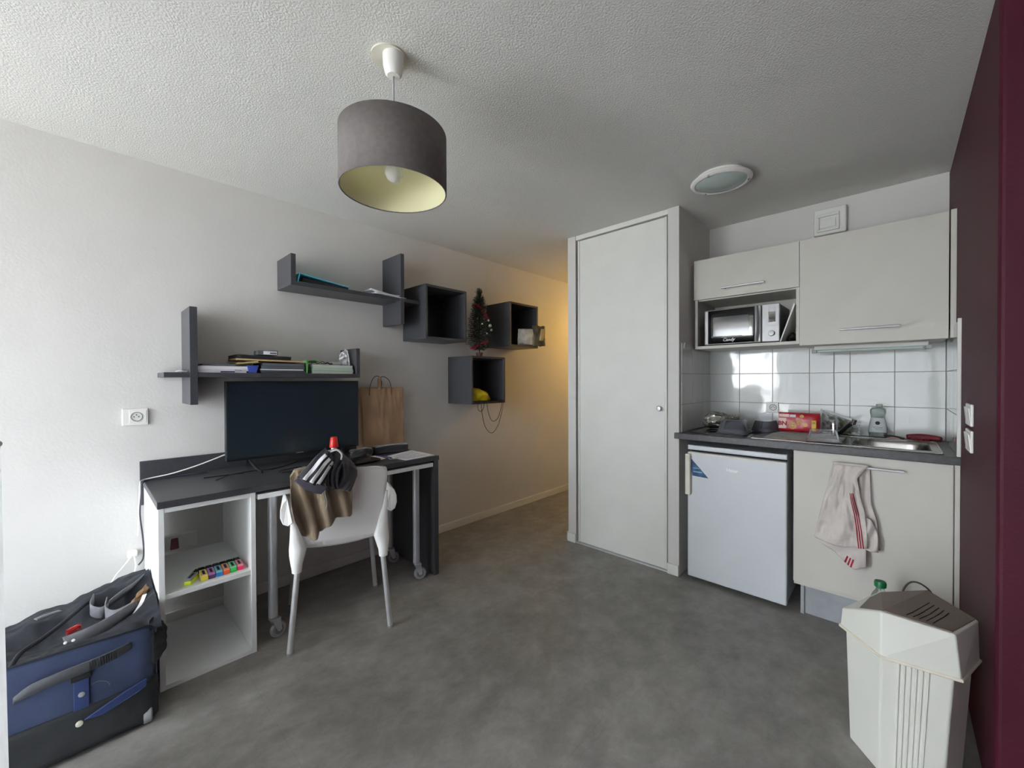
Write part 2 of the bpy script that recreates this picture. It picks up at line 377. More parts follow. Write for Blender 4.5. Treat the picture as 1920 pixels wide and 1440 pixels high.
# kitchen ceiling light
t = thing('ceiling_light', (2.34, .68, H-.05), 'round frosted glass ceiling light above the kitchenette', 'ceiling light')
c = (2.34, .68)
MB().lathe((c[0], c[1], H-.022), [(.120,.022),(.120,.004),(.118,0)], 48).build('base', m_plast, t, smooth=True)
MB().lathe((c[0], c[1], H-.034), [(.146,.012),(.148,.008),(.144,.002),(.128,-.004),(.122,.004),(.122,.012)], 56, cap=False).build('rim', m_plast, t, smooth=True)
MB().lathe((c[0], c[1], H-.056), [(.001,0),(.04,.001),(.08,.007),(.105,.015),(.122,.024),(.124,.03)], 56).build('glass_dome', m_frost, t, smooth=True)
for k in range(3):
    a = k*2*PI/3+.9
    MB().lathe((c[0]+.132*math.cos(a), c[1]+.132*math.sin(a), H-.046), [(.001,0),(.007,.002),(.007,.012)], 12).build('clip', m_chrome, t, smooth=True)

# ------------------------------------------------------------------ wall shelving
YF = 2.438
t = thing('wall_shelf', (.7, L, 1.25), 'long charcoal wall shelf with upright end, stacked with folders above the television', 'shelf')
MB().box(.253, 1.192, YF, L-.001, 1.250, 1.273).build('shelf_board', m_dark, t, bev=.0015)
MB().box(.348, .378, YF-.002, L-.001, 1.118, 1.588).build('upright_panel', m_dark, t, bev=.0015)
MB().box(1.168, 1.192, YF, L-.001, 1.273, 1.432).build('end_panel', m_dark, t, bev=.0015)
t = thing('wall_shelf', (1.2, L, 1.767), 'charcoal wall shelf with two uprights and a turquoise binder, higher of the two', 'shelf')
MB().box(.796, 1.634, YF, L-.001, 1.767, 1.790).build('shelf_board', m_dark, t, bev=.0015)
MB().box(.796, .822, YF, L-.001, 1.790, 1.941).build('end_panel', m_dark, t, bev=.0015)
MB().box(1.476, 1.503, YF-.012, L-.001, 1.615, 2.088).build('upright_panel', m_dark, t, bev=.0015)
def cube(x0, z0, label, w=.372, h=.383, y=2.377):
    t = thing('wall_cube', (x0+w/2, L, z0), label, 'wall cube', 'open charcoal cubes on the wall')
    th = .017
    MB().box(x0, x0+w, y, L-.001, z0, z0+th).build('bottom_panel', m_dark, t, bev=.001)
    MB().box(x0, x0+w, y, L-.001, z0+h-th, z0+h).build('top_panel', m_dark, t, bev=.001)
    for a in (x0, x0+w-th): MB().box(a, a+th, y, L-.001, z0+th, z0+h-th).build('side_panel', m_dark, t, bev=.001)
    MB().box(x0+th, x0+w-th, L-.012, L-.002, z0+th, z0+h-th).build('back_panel', m_darkin, t)
cube(1.640, 1.523, 'empty open charcoal wall cube at the end of the upper shelf')
cube(2.056, 1.043, 'lowest open charcoal wall cube holding a yellow bag and dangling cords', h=.378)
cube(2.489, 1.520, 'charcoal wall cube with a snack packet, beside the small tree', h=.380)

# ------------------------------------------------------------------ items on shelves
def book(x0, x1, z0, th, col, pages, label, name='notebook', cat='notebook', d=.19, rz=0, y0=2.452, tilt=0, group=None, strip=None, sag=0):
    cx = (x0+x1)/2; w = x1-x0
    t = thing(name, (cx, y0+d/2, z0), label, cat, group, rz)
    cm = mat(name+'_cover', col, .6, bump=(30,.15,.001))
    c = min(.0012, th*.25)
    def slab(a, b, e0, e1, f0, f1):
        m = MB()
        for k in range(2):
            pass
        n = 14
        def zz(x, q): return q + tilt*(x/w+.5) + sag*math.sin(PI*(x/w+.5))
        rings = []
        for i in range(n+1):
            x = a + (b-a)*i/n
            rings.append([V(x, e0, zz(x, f0)), V(x, e1, zz(x, f0)), V(x, e1, zz(x, f1)), V(x, e0, zz(x, f1))])
        m.loft(rings); return m
    slab(-w/2+.002, w/2-.002, -d/2+.002, d/2, c, th-c).build('pages', pages, t, local=True)
    slab(-w/2, w/2, -d/2, d/2, 0, c).build('cover', cm, t, local=True)
    slab(-w/2, w/2, -d/2, d/2, th-c, th).build('cover', cm, t, local=True)
    if strip:
        for (s0, s1, sc) in strip: slab(-w/2+s0*w, -w/2+s1*w, -d/2-.0006, -d/2+.003, c, th-c).build('spine_band', sc, t, local=True)
    return t
m_pg = mat('page_edges', (222,220,226), .8, bump=(10,.4,.002), stretch=(1,1,60))
m_pg2 = mat('page_edges_green', (198,206,194), .8, bump=(10,.4,.002), stretch=(1,1,60))
m_pgd = mat('page_edges_grey', (88,94,100), .8, bump=(10,.4,.002), stretch=(1,1,60))
m_pgt = mat('page_edges_tan', (176,150,112), .8, bump=(10,.4,.002), stretch=(1,1,60))
m_purple = mat('purple_ink', (58,50,92), .6)
book(.380, .585, 1.2735, .009, (214,212,222), m_pg, 'white notebook with a dark purple band, bottom of its stack', strip=[(.45,.74,m_purple)])
book(.378, .592, 1.283, .007, (206,206,218), m_pg, 'thin white exercise book with grey edges above the banded notebook', strip=[(.72,.86,m_grey)])
book(.376, .590, 1.2905, .016, (232,232,236), m_pg, 'thick white ring notebook in the stack beside the upright', rz=.01)
book(.398, .540, 1.3070, .010, (96,100,106), m_pgd, 'grey folder on top of the white notebooks', rz=-.02)
# blue document wallet
t = thing('document_wallet', (.62, 2.54, 1.2735), 'royal blue document wallet with a flared spine under the dark folders', 'folder')
MB().prism([(.592,2.45,1.2735),(.628,2.45,1.2735),(.640,2.45,1.314),(.586,2.45,1.312)], (0,.19,0)).build('spine', mat('royal_blue', (58,78,160), .5), t, bev=.002)
book(.650, .868, 1.2735, .006, (52,58,66), m_pgd, 'dark slate folder lying lowest in the middle pile', 'folder', 'folder')
book(.645, .872, 1.2798, .008, (64,70,80), m_pgd, 'slate grey folder second from the bottom of the middle pile', 'folder', 'folder', rz=.012)
book(.646, .866, 1.2881, .009, (46,54,62), m_pg, 'charcoal folder with white sheets inside the middle pile', 'folder', 'folder', rz=-.01)
book(.648, .870, 1.2974, .014, (58,62,70), m_pgd, 'thick dark folder just below the black plastic folder', 'folder', 'folder', rz=.015)
book(.545, .640, 1.3175, .009, (150,158,70), m_pgt, 'olive yellow folder edge poking out over the blue wallet', 'folder', 'folder', tilt=.012)
book(.540, .870, 1.3400, .009, (172,142,100), m_pgt, 'tan kraft folder spanning the middle pile', 'folder', 'folder', tilt=-.006, rz=-.015)
book(.542, .800, 1.3505, .018, (36,36,38), m_gap, 'black ring binder lying under the grey box', 'ring_binder', 'binder', tilt=-.004)
book(.658, .868, 1.3118, .017, (40,42,46), m_pgd, 'black plastic folder bulging below the kraft folder', 'folder', 'folder', tilt=-.002)
t = thing('cardboard_box', (.685, 2.50, 1.3705), 'small grey box with a white printed label on the binder', 'box')
MB().box(.637, .733, 2.455, 2.53, 1.3705, 1.394).build('box_body', mat('grey_card', (86,88,88), .7), t, bev=.001)
MB().box(.662, .727, 2.4542, 2.455, 1.3735, 1.391).build('printed_label', m_paper, t)
m = MB()
for k in range(7): m.box(.694+k*.0044, .694+k*.0044+.0034, 2.4536, 2.4542, 1.377, 1.3845)
m.build('lettering', m_ink, t)
# right pile
book(.912, 1.155, 1.2735, .010, (206,204,170), m_pg2, 'cream exercise book lowest in the pile at the shelf end', rz=.01)
book(.914, 1.158, 1.2840, .008, (122,160,130), m_pg2, 'sage green exercise book above the cream one', rz=-.012)
book(.910, 1.155, 1.2922, .010, (96,178,176), m_pg2, 'turquoise exercise book in the pile at the shelf end', rz=.008)
book(.914, 1.152, 1.3026, .009, (150,178,150), m_pg2, 'pale green exercise book near the top of the end pile', rz=-.01)
book(.912, 1.152, 1.3120, .014, (140,150,140), m_pg2, 'thick grey green folder topping the end pile', 'folder', 'folder', tilt=-.002)
t = thing('plastic_folder', (.88, 2.5, 1.2735), 'bright green plastic folder fanned open between the two piles', 'folder')
m_lime = mat('lime_plastic', (150,222,140), .35, transl=.3)
MB().sheet(lambda a, b: V(.880+.016*math.sin(a*PI)*(.5+b*.6)-.004*b+.006*a, 2.448+.05*a, 1.2735+b*.078), 14, 10).build('spine_flap', m_lime, t, smooth=True, solid=.001)
MB().sheet(lambda a, b: V(.872+a*.085, 2.450+b*.18, 1.3335+.018*math.sin(a*PI*.9)+.003*b), 12, 8).build('cover', m_lime, t, smooth=True, solid=.001)
t = thing('plastic_case', (1.06, 2.48, 1.328), 'small grey plastic case lying on the green folders', 'case')
MB().box(1.030, 1.085, 2.455, 2.51, 1.328, 1.345).build('case_body', mat('mid_grey_plastic', (132,136,138), .5), t, bev=.003)
MB().tube([(.985,2.46,1.332),(1.0,2.462,1.337),(1.015,2.46,1.332),(1.03,2.462,1.334)], .004, 8, 4).build('black_cable_end', m_black, t, smooth=True)
t = thing('spectacles', (.96, 2.47, 1.33), 'folded black spectacles resting on the end pile', 'glasses')
for x in (.945, .972):
    MB().tube([(x+.011*math.cos(a*PI/6), 2.462, 1.338+.006*math.sin(a*PI/6)) for a in range(13)], .0017, 6, 1).build('lens_rim', m_black, t, smooth=True)
MB().tube([(.934,2.463,1.34),(.93,2.52,1.335),(.945,2.56,1.333)], .0016, 6, 4).build('temple', m_black, t, smooth=True)
MB().tube([(.956,2.462,1.340),(.961,2.462,1.340)], .0016, 6, 1).build('bridge', m_black, t)
t = thing('crumpled_receipt', (1.12, 2.5, 1.328), 'crumpled white paper sheets propped against the shelf end panel', 'paper')
def crum(a, b, s):
    x = 1.085+a*.068*(1-.25*b); z = 1.328+b*(.062+.03*a)
    return V(x, 2.49+s*.02+.012*noise.noise(V(a*4+s*5, b*4, 1)), z+.006*noise.noise(V(a*5, b*5, s*3)))
MB().sheet(lambda a, b: crum(a, b, 0), 12, 12).build('paper_sheet', m_paper, t, solid=.0006)
MB().sheet(lambda a, b: crum(a*.7+.3, b*1.08, 1), 12, 12).build('paper_sheet', m_paper, t, solid=.0006)
# tiny thing on the left shelf end
tag(MB().tube([(.300,2.47,1.2765),(.315,2.462,1.281),(.335,2.465,1.2765),(.343,2.48,1.279)], .0035, 8, 6).build('earphone_cable', m_paper, smooth=True), 'small white earphone lying on the short stub of the shelf', 'earphone')
# turquoise binder and papers on the upper shelf
t = thing('lever_binder', (.98, 2.5, 1.790), 'turquoise ring binder lying open ended on the upper shelf', 'binder')
m_teal = mat('turquoise_card', (86,206,226), .45)
MB().prism([(.834,2.452,1.790),(1.138,2.452,1.790),(1.138,2.452,1.793),(.840,2.452,1.7935)], (0,.19,0)).build('cover', m_teal, t)
MB().prism([(.834,2.452,1.790),(.840,2.452,1.790),(.850,2.452,1.841),(.844,2.452,1.842)], (0,.19,0)).build('spine', m_teal, t, bev=.001)
MB().prism([(.848,2.452,1.8395),(1.134,2.452,1.8045),(1.134,2.452,1.807),(.846,2.452,1.8425)], (0,.19,0)).build('cover', m_teal, t)
MB().prism([(.860,2.458,1.7938),(1.130,2.458,1.7938),(1.128,2.458,1.8035),(.870,2.458,1.820)], (0,.18,0)).build('pages', m_gap, t)
for i in range(2): MB().tube([(.872+i*.0, 2.50+i*.08, 1.7938), (.875, 2.50+i*.08, 1.812),(.890,2.50+i*.08,1.822),(.905,2.50+i*.08,1.812),(.905,2.50+i*.08,1.7938)], .0016, 6, 4).build('ring', m_chrome, t, smooth=True)
for i, (x0, x1, z, l, rz) in enumerate(((1.285, 1.515, 1.7905, 'lowest loose white sheets by the upper shelf upright', .05), (1.27, 1.47, 1.797, 'curled white sheet lying on the other loose papers', -.08))):
    t = thing('paper_sheaf', ((x0+x1)/2, 2.52, z), l, 'paper', None, rz)
    w_ = x1-x0
    for k in range(2):
        MB().sheet(lambda a, b: V(-w_/2+a*w_, -.10+b*.15, .0006+k*.003+.018*(1-a)**2*(i+.3)*.7+.003*math.sin(a*5+k)), 16, 4).build('paper_sheet', m_paper, t, solid=.0008, local=True, smooth=True)

# little christmas tree
t = thing('christmas_tree', (2.215, 2.46, 1.4215), 'small artificial christmas tree with red tinsel on the lowest cube', 'christmas tree')
m_need = mat('pine_needles', (30,44,34), .8, var=(30,.3)); m_tin = mat('red_tinsel', (168,26,48), .35, .3, var=(60,.3))
MB().lathe((2.215,2.46,1.4215), [(.022,0),(.028,.03),(.028,.034)], 20).build('pot', mat('red_brown_pot', (86,52,44), .6), t, smooth=True)
MB().tube([(2.215,2.46,1.45),(2.218,2.46,1.65),(2.215,2.46,1.90)], .005, 6, 4).build('trunk', mat('brown_wire', (48,38,28), .8), t)
def prof(h):   # crown radius along height 0..1
    return .128*(1-h)**.55*min(1, .35+h*5)
m = MB()
for i in range(330):
    h = (i+.5)/330; a = i*2.399; rr = prof(h)*(.85+.3*random.random())
    base = V(2.217, 2.46, 1.485+h*.42); tip = base + V(math.cos(a)*rr, math.sin(a)*rr*.95, -.01+.05*h+ (.03 if h > .93 else 0))
    if tip.y > 2.55: tip.y = 2.55
    for k in range(30):
        p = base.lerp(tip, .2+.8*k/29); d = (tip-base).normalized()
        n_ = V(random.uniform(-1,1), random.uniform(-1,1), random.uniform(-.6,1)).normalized()
        e = p + (n_*.75+d*.6).normalized()*random.uniform(.014,.026); sd = d.cross(n_).normalized()*.0015
        m.face([p-sd, p+sd, e])
m.build('foliage', m_need, t)
def tinsel(pts, name):
    m = MB(); P = [V(*p) for p in pts]
    for i in range(len(P)-1):
        for k in range(80):
            p = P[i].lerp(P[i+1], k/80)
            n_ = V(random.uniform(-1,1), random.uniform(-1,1), random.uniform(-1,1)).normalized()*random.uniform(.013,.024)
            sd = n_.orthogonal().normalized()*.0016
            m.face([p-sd, p+sd, p+n_+sd*.4, p+n_-sd*.4])
    return m.build(name, m_tin, t)
def gp(deg, h, k=1.0):   # point on the crown surface at a compass angle and height fraction
    r_ = prof(max(h, .02))*k; q = math.radians(deg)
    return (2.217+r_*math.cos(q), min(2.54, 2.46+r_*.95*math.sin(q)), 1.500+h*.42)
tinsel([gp(-215,.80), gp(-180,.80), gp(-150,.79), gp(-125,.74), gp(-105,.67), gp(-88,.60), gp(-70,.52)], 'tinsel')
tinsel([gp(-200,-.03,1.2), gp(-170,-.02,1.25), gp(-145,.01,1.2), gp(-120,.05,1.1), gp(-95,.10,1.05)], 'tinsel')
m_pale = mat('silver_bauble', (170,180,160), .2, .5)
for (dg_, h_, r_) in ((-75,.40,.014),(-80,.50,.010),(-118,.42,.008),(-100,.24,.007),(-140,.52,.007),(-70,.32,.010)):
    x, y, z = gp(dg_, h_, 1.08)
    MB().lathe((x,y,z-r_), [(r_*math.sin(a*PI/8), r_-r_*math.cos(a*PI/8)) for a in range(9)], 14).build('bauble', m_pale, t, smooth=True)
# snack packet in the far cube
t = thing('snack_packet', (2.78, 2.40, 1.5375), 'white and olive foil snack packet leaning out of its wall cube', 'packet')
MB().pillow((2.715,2.40,1.615), (.95,-.32,.05), (.05,0,1), (-.32,-.95,0), .16, .145, .05, wr=.008, seed=2).build('printed_front', mat('packet_print', (205,203,196), .4, bump=(14,.6,.01), var=(24,.1)), t, smooth=True)
MB().pillow((2.845,2.357,1.630), (.95,-.30,.0), (.0,0,1), (-.32,-.95,0), .14, .185, .035, wr=.010, seed=5, px=6).build('clear_side', mat('olive_foil', (92,88,72), .3, .3, bump=(18,.6,.01), var=(12,.25)), t, smooth=True)
MB().pillow((2.865,2.335,1.640), (.95,-.30,.0), (.12,0,1), (-.32,-.95,0), .045, .11, .02, seed=8).build('window_patch', mat('tan_print', (168,148,100), .5), t, smooth=True)
# yellow bag in low cube
t = thing('plastic_bag', (2.22, 2.45, 1.061), 'crumpled yellow plastic bag in the lowest wall cube', 'bag')
def yb(a, b):
    th = a*2*PI; ph = b*PI
    x = math.cos(th)*math.sin(ph); y = math.sin(th)*math.sin(ph); z = max(-.45, -math.cos(ph))
    n_ = .16*noise.noise(V(x*2.5,y*2.5,z*2.5))+.07*noise.noise(V(x*7,y*7,z*7))
    p = V(2.20 + x*.128*(1+n_), 2.478 + y*.075*(1+n_), 1.0875 + z*.058*(1+n_) )
    p.z = max(1.0615, p.z + (.02 if z > -.2 else 0)*(1-(x+.35)**2)); p.x = min(p.x, 2.35); p.x = max(2.078, p.x); return p
MB().sheet(yb, 36, 20).build('bag_body', mat('yellow_plastic', (196,180,24), .4, bump=(20,.6,.01), var=(9,.12)), t, smooth=True, angle=180)
# dangling cords
t = thing('charger_cord', (2.22, 2.40, 1.0605), 'thin black cords looping down out of the lowest wall cube', 'cord')
y = 2.366
MB().tube([(2.10,2.41,1.064),(2.11,y,1.062),(2.112,y,1.01),(2.14,y,.985),(2.17,y,1.01),(2.175,y,1.062),(2.18,2.42,1.064)], .0022, 6, 8).build('cord', m_black, t, smooth=True)
MB().tube([(2.15,2.42,1.0645),(2.145,y,1.062),(2.152,y-.002,.98),(2.19,y,.86),(2.26,y,.805),(2.33,y,.86),(2.375,y,.97),(2.390,y,1.062),(2.385,2.42,1.066)], .0022, 6, 8).build('cord', m_black, t, smooth=True)
MB().tube([(2.20,2.42,1.064),(2.20,y-.002,1.062),(2.215,y-.003,.99),(2.25,y-.002,.915),(2.29,y-.002,.900),(2.34,y-.002,.94),(2.375,y-.004,1.062),(2.37,2.41,1.064)], .0022, 6, 8).build('cord', m_black, t, smooth=True)
MB().box(2.082, 2.215, 2.366, 2.392, 1.0605, 1.068).build('connector', m_black, t, bev=.003)
MB().box(2.345, 2.400, 2.366, 2.385, 1.0605, 1.070).build('connector', m_black, t, bev=.003)

# ------------------------------------------------------------------ desk
t = thing('desk', (.87, 2.4, 0), 'long charcoal desk top with splashback and solid end panel along the wall', 'desk')
MB().box(.193, 1.545, 2.10, 2.652, .727, .755).build('worktop', m_dark, t, bev=.0015)
MB().box(.183, 1.545, 2.652, L-.001, .63, .842).build('splashback', m_dark, t, bev=.0015)
MB().box(1.510, 1.543, 2.106, 2.652, .0, .727).build('end_panel', m_dark, t, bev=.0015)
t = thing('storage_cabinet', (.365, 2.38, 0), 'open white two compartment cabinet under the desk end', 'cabinet')
for x in (.196, .512): MB().box(x, x+.019, 2.106, 2.645, 0, .726).build('side_panel', m_white, t, bev=.001)
MB().box(.215, .512, 2.108, 2.645, .707, .726).build('top_panel', m_white, t, bev=.001)
MB().box(.215, .512, 2.108, 2.645, 0, .019).build('bottom_panel', m_white, t, bev=.001)
MB().box(.215, .512, 2.112, 2.60, .358, .377).build('shelf', m_white, t, bev=.001)
# sockets on the wall behind the cabinet
t = thing('wall_socket', (.3, L-.02, .385), 'pale wall socket block with two reddish covers behind the open cabinet', 'socket')
MB().box(.215, .40, L-.030, L-.001, .379, .455).build('socket_block', m_lac, t, bev=.004)
for x in (.222, .290):
    MB().prism([(x,L-.036,.384),(x+.036,L-.036,.384),(x+.032,L-.036,.44),(x+.004,L-.036,.44)], (0,.008,0)).build('cover', mat('faded_red', (128,74,82), .5), t, bev=.004)
# highlighters
cols = [((222,238,30),(150,158,152)),((228,214,60),(222,196,120)),((88,62,100),(176,124,176)),((44,128,196),(122,196,204)),((240,96,40),(222,140,110)),((40,190,80),(130,214,160)),((232,50,96),(222,142,156))]
names = ['lime','yellow','violet','blue','orange','green','pink']
m_cap = mat('pen_cap_black', (26,27,34), .4)
for i, ((cb, ct), nm) in enumerate(zip(cols, names)):
    x = .324 + i*.0264; yv = 2.190 + i*.001; rz = -.05 if i else -.50
    if i == 0: x -= .010
    t = thing('highlighter_pen', (x, yv, .3775), f'{nm} highlighter pen with black cap in the row on the cabinet shelf', 'highlighter', 'highlighter pens in a row on the cabinet shelf', rz)
    MB().box(-.0128, .0128, -.050, .028, 0, .015).build('pen_body', mat(f'highlighter_{nm}', cb, .3, var=(5,.01)), t, local=True, bev=.003)
    MB().box(-.0120, .0120, -.046, .024, .0145, .0245).build('pen_label', mat(f'highlighter_top_{nm}', ct, .4, var=(5,.01)), t, local=True, bev=.002)
    MB().box(-.0045, .0045, -.036, .010, .0244, .0249).build('lettering', m_ink, t, local=True)
    MB().box(-.0128, .0128, .028, .060, 0, .024).build('pen_cap', m_cap, t, local=True, bev=.004)

# rolling table tucked under the desk
t = thing('rolling_table', (1.02, 2.35, 0), 'white rolling side table with steel legs pushed under the desk', 'table')
MB().box(.541, 1.503, 2.106, 2.60, .690, .714).build('tabletop', m_white, t, bev=.0015)
def caster_leg(x, y, a):
    lg = MB().cyl((x,y,.108), (x,y,.690), .0205, n=24).build('leg', m_steel, t, smooth=True)
    MB().lathe((x,y,.094), [(.009,0),(.009,.010),(.017,.011),(.017,.018)], 16).build('caster_stem', m_chrome, lg, smooth=True)
    dx, dy = math.cos(a), math.sin(a); wc = V(x+dx*.022, y+dy*.022, .036)
    fk = MB()
    n_ = V(-dy, dx, 0)
    for s in (-1, 1):
        q = n_*s*.0145
        fk.prism([V(x,y,.096)+q+V(dx,dy,0)*-.012, V(x,y,.096)+q+V(dx,dy,0)*.026, wc+q+V(dx,dy,0)*.012+V(0,0,.0), wc+q+V(0,0,-.008), wc+q-V(dx,dy,0)*.010], n_*s*.002)
    fk.box(-.014, .028, -.0165, .0165, .092, .097, Matrix.Translation(V(x,y,0)) @ Matrix.Rotation(a, 4, 'Z'))
    fk.build('caster_fork', m_steel, lg)
    MB().lathe(wc-n_*.0125, [(.026,0),(.033,.001),(.036,.006),(.036,.019),(.033,.024),(.026,.025)], 32, n_).build('caster_wheel', m_rubber, lg, smooth=True)
    MB().lathe(wc-n_*.0150, [(.001,0),(.019,.0),(.022,.004),(.022,.026),(.019,.030),(.001,.030)], 24, n_).build('wheel_hub', m_strap, lg, smooth=True)
caster_leg(.612, 2.155, .25); caster_leg(1.405, 2.150, -.35); caster_leg(.612, 2.50, 1.2); caster_leg(1.415, 2.478, -.5)

# ------------------------------------------------------------------ television
t = thing('television', (.853, 2.5, .755), 'black flat screen television standing on the desk', 'television')
MB().box(.500, 1.206, 2.492, 2.53, .814, 1.230).build('tv_case', m_black, t, bev=.003)
MB().box(.58, 1.12, 2.53, 2.56, .86, 1.10).build('rear_housing', m_black, t, bev=.01)
MB().box(.506, 1.200, 2.4905, 2.4925, .828, 1.224).build('screen', m_screen, t)
MB().box(.833, .873, 2.4900, 2.4906, .8185, .8215).build('logo', m_silver, t)
for x, s in ((.60, -1), (1.10, 1)):
    MB().tube([(x,2.515,.82),(x-.012*s,2.44,.785),(x-.03*s,2.375,.7595)], .006, 8, 6).tube([(x,2.515,.82),(x-.012*s,2.57,.785),(x-.02*s,2.635,.7595)], .006, 8, 6).build('stand_foot', m_black, t, smooth=True)

# ------------------------------------------------------------------ paper bag
t = thing('paper_bag', (1.41, 2.60, .756), 'brown kraft paper carrier bag standing on the desk beside the television', 'bag')
x0, x1, yf, yb_ = 1.262, 1.572, 2.548, 2.640
def bf(a, b):
    x = x0+(x1-x0)*a; z = .7565+b*.427
    bulge = .010*math.sin(a*PI)*math.sin(b*PI)+.010*noise.noise(V(a*3.2, b*4.5, .7))+.006*noise.noise(V(a*14, b*3, 2))*(b)
    vee = .006*math.exp(-((abs(a-.42)-.16*(b-.35))/.035)**2)*(1 if b > .35 else 0)
    return V(x + (.004*noise.noise(V(b*6, 4, 0)) if a > .9 else 0), yf - bulge - vee + .022*b, z)
MB().sheet(bf, 40, 40).build('front_panel', m_kraft, t, smooth=True, angle=180, solid=.0006)
def bs(sx, a, b):
    yy = yf + (.022*b) + (yb_-yf-.022*b)*a
    return V(sx + (.022 if sx < 1.4 else -.022)*math.sin(a*PI)*(.25+.75*b)*.6+.003*noise.noise(V(a*3,b*8,sx)), yy, .7565+b*.427)
MB().sheet(lambda a, b: bs(x0, a, b), 12, 30).build('side_panel', m_kraftlit, t, smooth=True, solid=.0006)
MB().sheet(lambda a, b: bs(x1, a, b), 12, 30).build('side_panel', m_kraftlit, t, smooth=True, solid=.0006)
MB().sheet(lambda a, b: V(x0+(x1-x0)*a, yb_+.004*noise.noise(V(a*4,b*4,9)), .7565+b*.427), 16, 16).build('back_panel', m_kraft, t, smooth=True, solid=.0006)
MB().box(x0, x1, yf+.002, yb_, .7555, .7575).build('bottom', m_kraft, t)
m_twist = mat('twisted_paper', (96,72,50), .8, bump=(60,.6,.004))
MB().tube([(1.318,2.566,1.13),(1.322,2.564,1.19),(1.345,2.565,1.245),(1.375,2.567,1.262),(1.395,2.568,1.252)], .0026, 8, 8).build('handle', m_twist, t, smooth=True)
MB().tube([(1.405,2.566,1.175),(1.408,2.566,1.22),(1.402,2.568,1.250),(1.425,2.568,1.258),(1.462,2.567,1.235),(1.478,2.565,1.19),(1.482,2.564,1.13)], .0026, 8, 8).build('handle', m_twist, t, smooth=True)
MB().sheet(lambda a, b: V(1.376+a*.026, 2.562+.004*math.sin(a*6), 1.165+b*.082), 6, 8).build('folded_strip', m_kraft, t, solid=.0008)
# pencil case etc.
t = thing('pencil_case', (1.40, 2.40, .756), 'black fabric pencil case lying before the paper bag', 'pencil case')
MB().pillow((1.385,2.415,.784), (.94,-.10,0), (0,0,1), (-.1,-.94,.2), .25, .056, .07, wr=.003, px=8, py=2.4).build('case_body', m_blacksoft, t, smooth=True)
MB().tube([(1.27,2.395,.806),(1.38,2.385,.812),(1.50,2.372,.806)], .0018, 6, 4).build('zip', m_grey, t)
t = thing('printed_page', (1.41, 2.24, .7555), 'printed white page lying at the end of the desk', 'paper')
m = MB(); m.prism([(1.285,2.31,.7557),(1.530,2.395,.7557),(1.532,2.125,.7557),(1.315,2.112,.7557)], (0,0,.0012)); m.build('paper_sheet', m_paper, t)
m = MB()
for k in range(12):
    f0 = .14+k*.062; a = V(1.285,2.31,.7570).lerp(V(1.315,2.112,.7570), f0); b = V(1.530,2.395,.7570).lerp(V(1.532,2.125,.7570), f0)
    d = (b-a); m.prism([a+d*.1, a+d*(.88 if k % 4 else .6), a+d*(.88 if k % 4 else .6)+V(0,-.0035,0), a+d*.1+V(0,-.0035,0)], (0,0,.0002))
m.build('lettering', m_print, t)
t = thing('paper_slip', (1.21, 2.3, .7555), 'small cream printed slip lying on the desk beside the page', 'paper')
m = MB(); m.prism([(1.157,2.365,.7557),(1.265,2.392,.7557),(1.262,2.255,.7557),(1.150,2.215,.7557)], (0,0,.0014)); m.build('paper_sheet', mat('cream_paper', (205,203,190), .8), t)
m = MB()
for k in range(4): m.box(1.175, 1.245, 2.265+k*.022, 2.269+k*.022, .7571, .7574)
m.build('lettering', m_print, t)
tag(MB().prism([(1.258,2.372,.7557),(1.295,2.36,.7557),(1.30,2.25,.7557),(1.270,2.24,.7557)], (0,0,.004)).build('card_wallet', m_purple, bev=.001), 'dark purple card sleeve between the two papers', 'card')
t = thing('key_ring', (1.27, 2.2, .756), 'bunch of metal keys on a ring near the desk edge', 'keys')
MB().tube([(1.262+.014*math.cos(a*PI/8), 2.20+.014*math.sin(a*PI/8), .7590) for a in range(17)], .0013, 6, 1).build('ring', m_chrome, t, smooth=True)
for k, a in enumerate((.3, 1.2, -.8)):
    mt = Matrix.Translation(V(1.262+.014*math.cos(a), 2.20+.014*math.sin(a), .757+.002*k)) @ Matrix.Rotation(a, 4, 'Z')
    MB().box(0, .05, -.003, .003, 0, .0018, mt).box(0, .016, -.009, .009, 0, .0018, mt).build('key', m_silver, t, bev=.0006)
t = thing('glasses_case', (1.10, 2.22, .756), 'flat black case with a small silver mark behind the chair', 'case')
MB().pillow((1.115,2.225,.769), (.95,.1,0), (-.1,.95,0), (0,0,1), .16, .085, .026, px=5, py=5).build('case_body', m_black, t, smooth=True)
MB().box(1.10, 1.135, 2.2, 2.203, .7816, .7824).build('logo', m_silver, t)
t = thing('black_pouch', (1.13, 2.42, .756), 'slumped black fabric pouch between television and paper bag', 'pouch')
MB().pillow((1.185,2.415,.783), (.95,-.1,.02), (.0,.1,1), (-.1,-.9,.3), .14, .052, .08, wr=.012, seed=4, px=3).build('pouch_body', m_blacksoft, t, smooth=True)
# red topped bottle
t = thing('squeeze_bottle', (.925, 2.20, .756), 'bottle with a bright red cap standing behind the draped chair', 'bottle')
MB().lathe((.925,2.20,.756), [(.026,0),(.030,.004),(.030,.075),(.024,.095),(.014,.106),(.013,.118)], 28).build('bottle_body', m_plast, t, smooth=True)
MB().lathe((.925,2.20,.872), [(.0215,0),(.0225,.003),(.0175,.052),(.014,.056),(.001,.056)], 28).build('cap', m_red, t, smooth=True)
